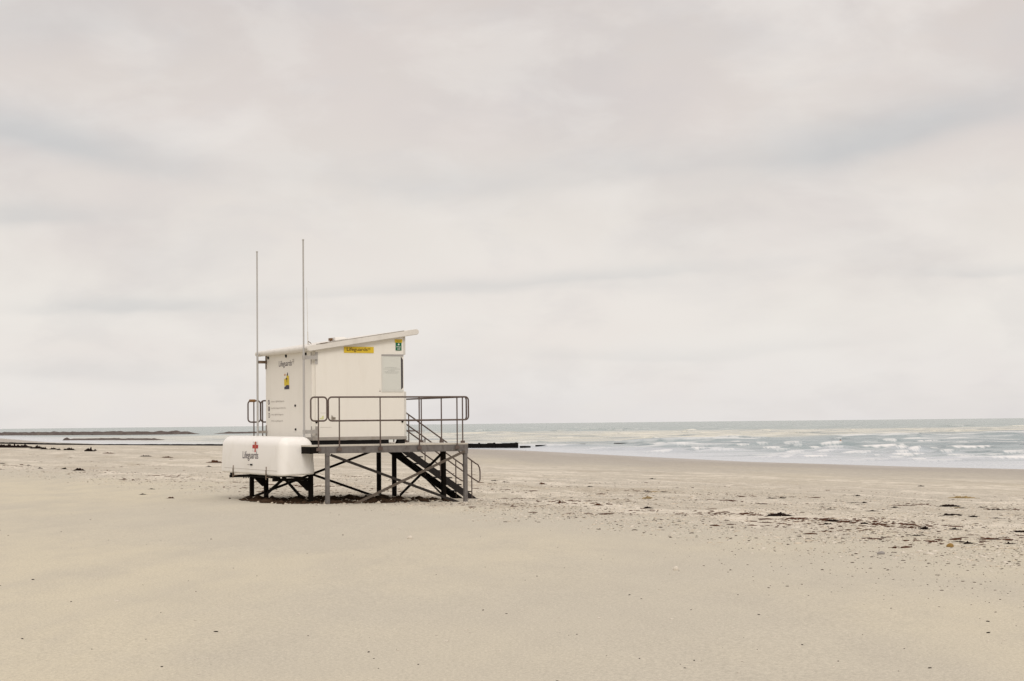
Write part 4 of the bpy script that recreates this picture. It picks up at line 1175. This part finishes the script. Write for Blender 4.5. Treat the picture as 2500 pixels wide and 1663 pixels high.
weeds = [
    (r8, W8, 345, 876, 215, 24, 'largest heap of black and brown seaweed on the beach, midway between stairs and right edge', M_WEED),
    (r8, W8, 440, 898, 130, 9, 'thin brown weed trailing from the largest seaweed heap', M_WEEDB),
    (r8, W8, 790, 922, 130, 16, 'dark brown seaweed heap just right of the largest one', M_WEED),
    (r8, W8, 880, 925, 120, 12, 'reddish brown loose weed beside the second dark heap', M_WEEDB),
    (r8, W8, 735, 942, 50, 9, 'small dark seaweed wad in front of the second dark heap', M_WEED),
    (r8, W8, 1040, 940, 48, 13, 'compact black weed lump right of the reddish loose weed', M_WEED),
    (r8, W8, 1165, 944, 72, 8, 'thin brown streak of weed right of the compact black lump', M_WEEDB),
    (r8, W8, 1540, 986, 62, 24, 'tall pointed black seaweed lump standing alone on the gritty sand', M_WEED),
    (r8, W8, 1783, 987, 52, 14, 'black weed lump tilted beside the tall pointed one', M_WEED),
    (r8, W8, 2320, 1008, 130, 15, 'long black weed strip cut by the right edge of the photo', M_WEED),
    (r8, W8, 1735, 798, 180, 20, 'long black weed bank with a raised right end, nearer the water', M_WEED),
    (r8, W8, 1800, 810, 38, 7, 'small greenish weed tuft touching the long bank with raised end', M_WEEDT),
    (r8, W8, 1855, 812, 30, 8, 'small black weed knob right of the bank with raised end', M_WEED),
    (r8, W8, 1760, 871, 145, 15, 'long flat black weed bank below the bank with raised end', M_WEED),
    (r8, W8, 1935, 884, 62, 13, 'low black weed mound right of the long flat bank', M_WEED),
    (r8, W8, 2120, 826, 130, 10, 'thin black weed drift near the right edge, close to the water', M_WEED),
    (r8, W8, 2003, 805, 55, 6, 'short black weed dash between raised bank and thin drift', M_WEED),
    (r8, W8, 2130, 894, 85, 6, 'thin black weed dash on the lower strand line by the right edge', M_WEED),
    (r8, W8, 985, 711, 32, 11, 'single round black weed lump highest on the wet sand', M_WEED),
    (r8, W8, 1512, 632, 32, 7, 'tiny black weed lump closest to the water', M_WEED),
    (r8, W8, 1287, 808, 38, 10, 'single black weed lump between two strand lines', M_WEED),
    (r8, W8, 1035, 769, 34, 9, 'black weed knot at the right end of a thin weed string', M_WEED),
    (r8, W8, 945, 768, 150, 4, 'thin straight weed string on the damp sand', M_WEED),
    (r8, W8, 1330, 790, 240, 4, 'long thin weed string leading to the bank with raised end', M_WEEDB),
    (r8, W8, 1840, 728, 220, 14, 'wide pale tan weed patch on the damp sand near the right edge', M_WEEDT),
    (r8, W8, 362, 730, 42, 9, 'small black weed lump above the largest heap, near the water', M_WEED),
    (r8, W8, 275, 731, 85, 5, 'thin dark weed dash joined to the small lump above the largest heap', M_WEED),
    (r8, W8, 30, 718, 75, 9, 'olive brown weed drift in the middle of the upper strand line', M_WEEDB),
    (r8, W8, 60, 860, 140, 9, 'scattered red brown weed bits left of the largest heap', M_WEEDB),
    (r8, W8, 755, 821, 70, 6, 'thin dark weed dash midway up the beach', M_WEED),
    (r8, W8, 1108, 837, 48, 8, 'brownish weed dash midway between the second heap and the water', M_WEED),
    (r8, W8, 192, 777, 48, 6, 'small dark weed dash above the left end of the largest heap', M_WEED),
    (r8, W8, 730, 1006, 40, 13, 'dark red weed curl lying below the second dark heap', M_WEEDB),
    (r8, W8, 1475, 1038, 50, 12, 'dark weed crumbs in front of the tall pointed lump', M_WEED),
    (r8, W8, 1425, 975, 50, 12, 'orange brown weed crumb just left of the tall pointed lump', M_WEEDB),
    (r8, W8, 1892, 1104, 38, 16, 'dark weed lump just right of the ochre stone', M_WEED),
    (r8, W8, 1820, 1088, 55, 9, 'dark weed string between the ochre stone and a dark lump', M_WEED),
    (r8, W8, 2228, 1104, 28, 12, 'small dark weed lump low at the right, below the edge strip', M_WEED),
    (r8, W8, 1295, 1138, 32, 13, 'dark red weed lump alone in the smooth right foreground', M_WEEDB),
    (r8, W8, 235, 930, 60, 9, 'dark brown weed bit under the left end of the largest heap', M_WEEDB),
    (r7, W7, 655, 652, 48, 16, 'dark red weed lump on the sand right of the stairs', M_WEEDB),
    (r7, W7, 1075, 674, 60, 7, 'flat black weed dash on the strand line, midway across', M_WEED),
    (r7, W7, 1612, 606, 36, 8, 'lone small black weed lump on damp sand in mid beach', M_WEED),
    (r7, W7, 1575, 778, 95, 20, 'square tan weed patch on the sand in mid beach', M_WEEDT),
    (r7, W7, 1140, 836, 75, 13, 'red brown weed tuft in the shelly band, midway across', M_WEEDB),
    (r7, W7, 808, 818, 26, 26, 'upright brown weed tuft in the shelly band right of the stairs', M_WEEDB),
    (r7, W7, 330, 634, 30, 7, 'tiny dark weed dash close right of the stair handrail', M_WEED),
    (r7, W7, 235, 622, 60, 6, 'pair of thin dark weed bits nearest the stair handrail', M_WEED),
    (r7, W7, 1570, 715, 60, 8, 'dark weed bit at the left end of a long olive weed string', M_WEED),
    (r7, W7, 1720, 720, 60, 7, 'dark weed bit at the right end of a long olive weed string', M_WEED),
    (r7, W7, 1640, 718, 110, 5, 'long olive weed string on the strand line in mid beach', M_WEEDT),
    (r7, W7, 1570, 862, 70, 14, 'black weed lump in the shelly band left of the largest heap', M_WEED),
    (r6, W6, 130, 354, 270, 17, 'longest black seaweed bank at the far left edge below the groyne', M_WEED),
    (r6, W6, 345, 363, 115, 15, 'black seaweed bank following the longest one at far left', M_WEED),
    (r6, W6, 412, 370, 60, 12, 'third black bank from the left edge on the far strand line', M_WEED),
    (r6, W6, 495, 371, 70, 9, 'thin black bank in the middle of the far left strand line', M_WEED),
    (r6, W6, 545, 376, 30, 9, 'short black weed stub before the gap in the far left strand line', M_WEED),
    (r6, W6, 640, 377, 100, 12, 'black weed bank just after the gap in the far left strand line', M_WEED),
    (r6, W6, 830, 388, 80, 17, 'tallest black weed lump at the right end of the far left strand line', M_WEED),
    (r6, W6, 882, 384, 24, 9, 'small black weed knob past the end of the far left strand line', M_WEED),
    (r6, W6, 1000, 408, 90, 6, 'thin broken weed line between the far left banks and the hut', M_WEEDB),
    (r6, W6, 1350, 436, 90, 7, 'dark weed dash halfway from the left edge to the box', M_WEED),
    (r6, W6, 1550, 447, 90, 7, 'olive weed dash left of the box on the far strand line', M_WEEDB),
    (r6, W6, 1990, 494, 130, 13, 'brown weed drift seen just left of the storage box', M_WEEDB),
    (r6, W6, 730, 567, 110, 16, 'dark brown weed heap on the nearer strand line at the left', M_WEED),
    (r6, W6, 595, 554, 55, 12, 'small dark weed heap left of the nearer brown heap', M_WEED),
    (r6, W6, 265, 520, 36, 9, 'black weed bit on the near left strand line', M_WEED),
    (r6, W6, 200, 516, 40, 8, 'olive weed bit on the near left strand line', M_WEEDB),
    (r6, W6, 370, 548, 40, 9, 'dark weed bit below the near left strand line', M_WEED),
    (r6, W6, 15, 502, 55, 8, 'dark weed scrap at the left edge of the photo', M_WEED),
    (r6, W6, 1585, 824, 55, 14, 'reddish weed scrap lying left of the platform legs on smooth sand', M_WEEDB),
    (r6, W6, 1408, 740, 22, 9, 'tiny black weed pellet upper left of the reddish scrap', M_WEED),
    (r6, W6, 1322, 790, 22, 10, 'tiny black weed pellet left of the reddish scrap', M_WEED),
    (r6, W6, 1940, 531, 50, 8, 'dark weed bit below the drift left of the storage box', M_WEED),
]
for fn, k, x, y, wp, hp, lb, mt in weeds:
    px, py = fn(x, y)
    place_weed(px, py, wp * k, hp * k, lb, mt, group=SW)

def stone(px, py, wpx, hpx, label, mat, name='stone', cat='stone'):
    q = ray_ground(px, py)
    r_ = random.Random(int(px))
    bm_ = bmesh.new()
    bmesh.ops.create_icosphere(bm_, subdivisions=3, radius=0.5)
    wd, hg = wpx / 4400 * q.y, hpx / 4400 * q.y
    for v in bm_.verts:
        n_ = 1 + 0.16 * math.sin(5 * v.co.x + r_.random() * 0.6) + 0.12 * math.sin(7 * v.co.y + 2)
        v.co = Vector((v.co.x * wd * n_, v.co.y * wd * 0.8 * n_, v.co.z * hg * 1.5 * n_ + hg * 0.3))
    me_ = bpy.data.meshes.new(name); bm_.to_mesh(me_); bm_.free()
    o = link(name, me_, mat, None, True)
    o.location = (q.x, q.y, q.z)
    return tag(o, label, cat)
stone(*r8(1745, 1130), 58 * W8, 26 * W8, 'round ochre stone in the gritty sand near the right edge', M_OCHST)
stone(*r8(1178, 1190), 62 * W8, 22 * W8, 'pale grey stone half sunk in smooth sand right of centre', M_GREYST)
stone(1000, 1316, 12, 7, 'large white shell alone on smooth sand below the stairs', M_SHELL, 'seashell', 'shell')
stone(1649, 1392, 13, 8, 'pale rounded shell alone in the smooth sand of the right foreground', M_SHELL, 'seashell', 'shell')

# ------------------------------------------------------------------ uncountable scatter, one object per kind
def scatter(name, label, cat, mat, pts, sizes, flat_=0.35, seed=1, elong=1.6):
    r_ = np.random.default_rng(seed)
    # five lumpy prototypes, copied as raw vertices into ONE mesh
    protos = []
    for k in range(6):
        bm_ = bmesh.new()
        bmesh.ops.create_icosphere(bm_, subdivisions=1, radius=0.5)
        vs_ = np.array([v.co[:] for v in bm_.verts]); fs_ = np.array([[v.index for v in f.verts] for f in bm_.faces])
        bm_.free()
        vs_ = vs_ * (1 + 0.55 * (r_.random((len(vs_), 1)) - 0.5)) * np.array([elong, 0.85, flat_])
        protos.append((vs_, fs_))
    V_, F_ = [], []
    base = 0
    for i, (x, y) in enumerate(pts):
        vs_, fs_ = protos[i % 6]
        a_ = r_.random() * 6.283; c_, s_ = math.cos(a_), math.sin(a_)
        sz = sizes[i]
        q = vs_ * sz
        V_.append(np.stack([q[:, 0] * c_ - q[:, 1] * s_ + x, q[:, 0] * s_ + q[:, 1] * c_ + y, q[:, 2]], 1)); F_.append(fs_ + base); base += len(vs_)
    V_ = np.concatenate(V_); F_ = np.concatenate(F_)
    xs = np.array([p[0] for p in pts]); ys = np.array([p[1] for p in pts])
    zz = np.repeat(ground_z(xs, ys), [len(protos[i % 6][0]) for i in range(len(pts))])
    V_[:, 2] += zz + 0.002
    me_ = bpy.data.meshes.new(name)
    me_.vertices.add(len(V_)); me_.vertices.foreach_set('co', V_.astype(np.float32).ravel())
    me_.loops.add(F_.size); me_.loops.foreach_set('vertex_index', F_.astype(np.int32).ravel())
    me_.polygons.add(len(F_)); me_.polygons.foreach_set('loop_start', np.arange(0, F_.size, 3, dtype=np.int32)); me_.polygons.foreach_set('loop_total', np.full(len(F_), 3, dtype=np.int32))
    me_.update(calc_edges=True)
    o = link(name, me_, mat, None)
    return tag(o, label, cat, kind='stuff')

def band_points(n, smin, smax, dmin, dmax, clump=0.5, seed=2, power=1.0, halfang=0.33):
    """Random points on the beach face at s metres from the waterline, thicker in streaks along it."""
    r_ = np.random.default_rng(seed)
    out = []
    while sum(len(q) for q in out) < n:
        k = 40000
        D_ = dmin * (dmax / dmin) ** (r_.random(k) ** power)
        an_ = (r_.random(k) * 2 - 1) * halfang
        x, y = D_ * np.sin(an_), D_ * np.cos(an_)
        s = shore_dist(x, y)
        al = -0.44 * x + 0.90 * y
        den = 0.5 + 0.5 * np.sin(s * 1.9 + 1.3 * np.sin(al * 0.21) + 0.7 * np.sin(al * 0.53 + s * 0.3)) * np.sin(s * 0.73 + 2 * np.sin(al * 0.11))
        patch = 0.5 + 0.5 * waves2(x, y, (2, 5, 9, 14), 3.5, 1.6)
        ok = (s > smin) & (s < smax) & (r_.random(k) < (1 - clump) + clump * np.clip(den * patch * 2.2, 0, 1.5))
        edge = np.clip((smax - s) / 3.0, 0, 1) * np.clip((s - smin) / 10.0, 0.1, 1)
        ok &= r_.random(k) < edge
        out.append(np.stack([x[ok], y[ok]], 1))
    return np.concatenate(out)[:n]

def sizes_ln(n, med, sig, seed, lo=0.3, hi=4):
    r_ = np.random.default_rng(seed)
    return med * np.clip(np.exp(r_.normal(0, sig, n)), lo, hi)

P = band_points(12000, 36, 61.8, 22, 105, 0.8, 21)
scatter('shell_grit', 'pale broken shells strewn along the beach face below the hut', 'shells', M_SHELL, P, sizes_ln(len(P), 0.024, 0.55, 1), 0.4, 5)
P = band_points(5500, 40, 61.5, 22, 90, 0.88, 22)
scatter('shell_fragments', 'warm toned shell fragments mixed in the beach face', 'shells', M_SHELL2, P, sizes_ln(len(P), 0.028, 0.5, 2), 0.35, 6)
P = band_points(7500, 40, 61.5, 20, 80, 0.9, 23)
scatter('dark_pebbles', 'small dark pebbles scattered over the beach face', 'pebbles', M_PEB, P, sizes_ln(len(P), 0.017, 0.6, 3), 0.45, 7)
def line_points(n, lines, seed, dmin=22, dmax=150):
    """Points gathered in broken runs along strand lines that lie a fixed distance from the waterline."""
    r_ = np.random.default_rng(seed); out = []; tot = 0
    wts = np.array([l[2] for l in lines]); wts = wts / wts.sum()
    while tot < n:
        k = 60000
        D_ = dmin * (dmax / dmin) ** r_.random(k); an_ = (r_.random(k) * 2 - 1) * 0.33
        x, y = D_ * np.sin(an_), D_ * np.cos(an_)
        s = shore_dist(x, y); al = -0.44 * x + 0.90 * y
        wob = 0.5 * np.sin(al * 0.13) + 0.25 * np.sin(al * 0.41 + 1)
        pr = np.zeros(k)
        for s0, sg, wt in lines:
            run = np.clip(0.25 + 0.9 * np.sin(al * 0.35 + s0) * np.sin(al * 0.83 + 2 * s0) + 0.35 * np.sin(al * 2.3 + s0), 0.02, 1)
            pr += wt * np.exp(-((s - s0 - wob) / sg) ** 2) * run
        ok = r_.random(k) < pr
        out.append(np.stack([x[ok], y[ok]], 1)); tot += ok.sum()
    return np.concatenate(out)[:n]
P = line_points(2400, [(55.3, 0.8, 1.0), (51.2, 0.35, 0.5), (48.0, 0.35, 0.9), (42.0, 0.4, 0.3), (57.5, 0.9, 0.3)], 24)
scatter('seaweed_scraps', 'dark scraps of seaweed drifted in lines over the beach face', 'seaweed', M_WEEDB, P, sizes_ln(len(P), 0.036, 0.6, 4), 0.35, 8, 2.6)
P = line_points(2600, [(53.2, 1.2, 0.6), (49.6, 0.7, 1.0), (58.5, 1.5, 0.5), (56.5, 0.8, 0.6)], 25)
scatter('shell_drift', 'pale shell drift in bars between the strand lines', 'shells', M_SHELL, P, sizes_ln(len(P), 0.030, 0.5, 14), 0.4, 15)
# sparse specks on the smooth dry sand in front
r_ = np.random.default_rng(33)
def front_points(n, seed):
    r_ = np.random.default_rng(seed); out = []
    while len(out) < n:
        D_ = 9.2 * (41 / 9.2) ** r_.random(); an_ = (r_.random() * 2 - 1) * 0.30
        out.append((D_ * math.sin(an_), D_ * math.cos(an_)))
    return np.array(out)
P = front_points(150, 34)
scatter('dry_specks', 'tiny dark specks of weed on the smooth dry sand', 'debris', M_WEED, P, sizes_ln(len(P), 0.014, 0.5, 5, 0.4, 2.5), 0.5, 9)
P = front_points(220, 35)
scatter('shell_chips', 'tiny white shell chips on the smooth dry sand', 'shells', M_SHELL, P, sizes_ln(len(P), 0.014, 0.45, 6, 0.4, 3), 0.4, 10)
# gritty edge in the right foreground
def right_points(n, seed):
    r_ = np.random.default_rng(seed); out = []
    while len(out) < n:
        D_ = 15 * (34 / 15) ** r_.random(); x = D_ * (0.08 + 0.24 * r_.random() ** 0.6)
        s = float(shore_dist(np.array([x]), np.array([D_]))[0])
        if s < 66 and r_.random() < (1.0 if s < 60 else (66 - s) / 6): out.append((x, D_))
    return np.array(out)
P = right_points(1500, 36)
scatter('foreground_grit', 'fine dark grit fading into the smooth sand at right', 'grit', M_PEB, P, sizes_ln(len(P), 0.011, 0.5, 7), 0.45, 11)
# dark litter washed up between the platform legs
def under_points(n, seed):
    r_ = np.random.default_rng(seed); out = []
    while len(out) < n:
        u_, v_ = r_.uniform(-1.1, 3.6), r_.uniform(0.05, 5.0)
        wgt = math.exp(-((v_ - 1.6) / 1.7) ** 2) * (1.0 if u_ < 2.4 else 0.45)
        wgt *= 0.55 + 0.45 * math.sin(u_ * 3.1 + v_ * 2.3) * math.sin(v_ * 3.7 - u_)
        if r_.random() < wgt:
            q = to_world(u_, v_); out.append((q.x, q.y))
    return np.array(out)
P = under_points(900, 37)
scatter('weed_litter', 'dark brown weed litter and stones between the platform legs', 'seaweed', simple("damp_weed_litter", (0.050, 0.031, 0.019), 0.85, 0.5, 14.0, spec=0.04), P, sizes_ln(len(P), 0.065, 0.6, 8), 0.75, 12)
P = under_points(260, 38)
scatter('litter_stones', 'pale stones and shells among the weed litter under the platform', 'stones', M_SHELL2, P, sizes_ln(len(P), 0.05, 0.4, 9), 0.9, 13)
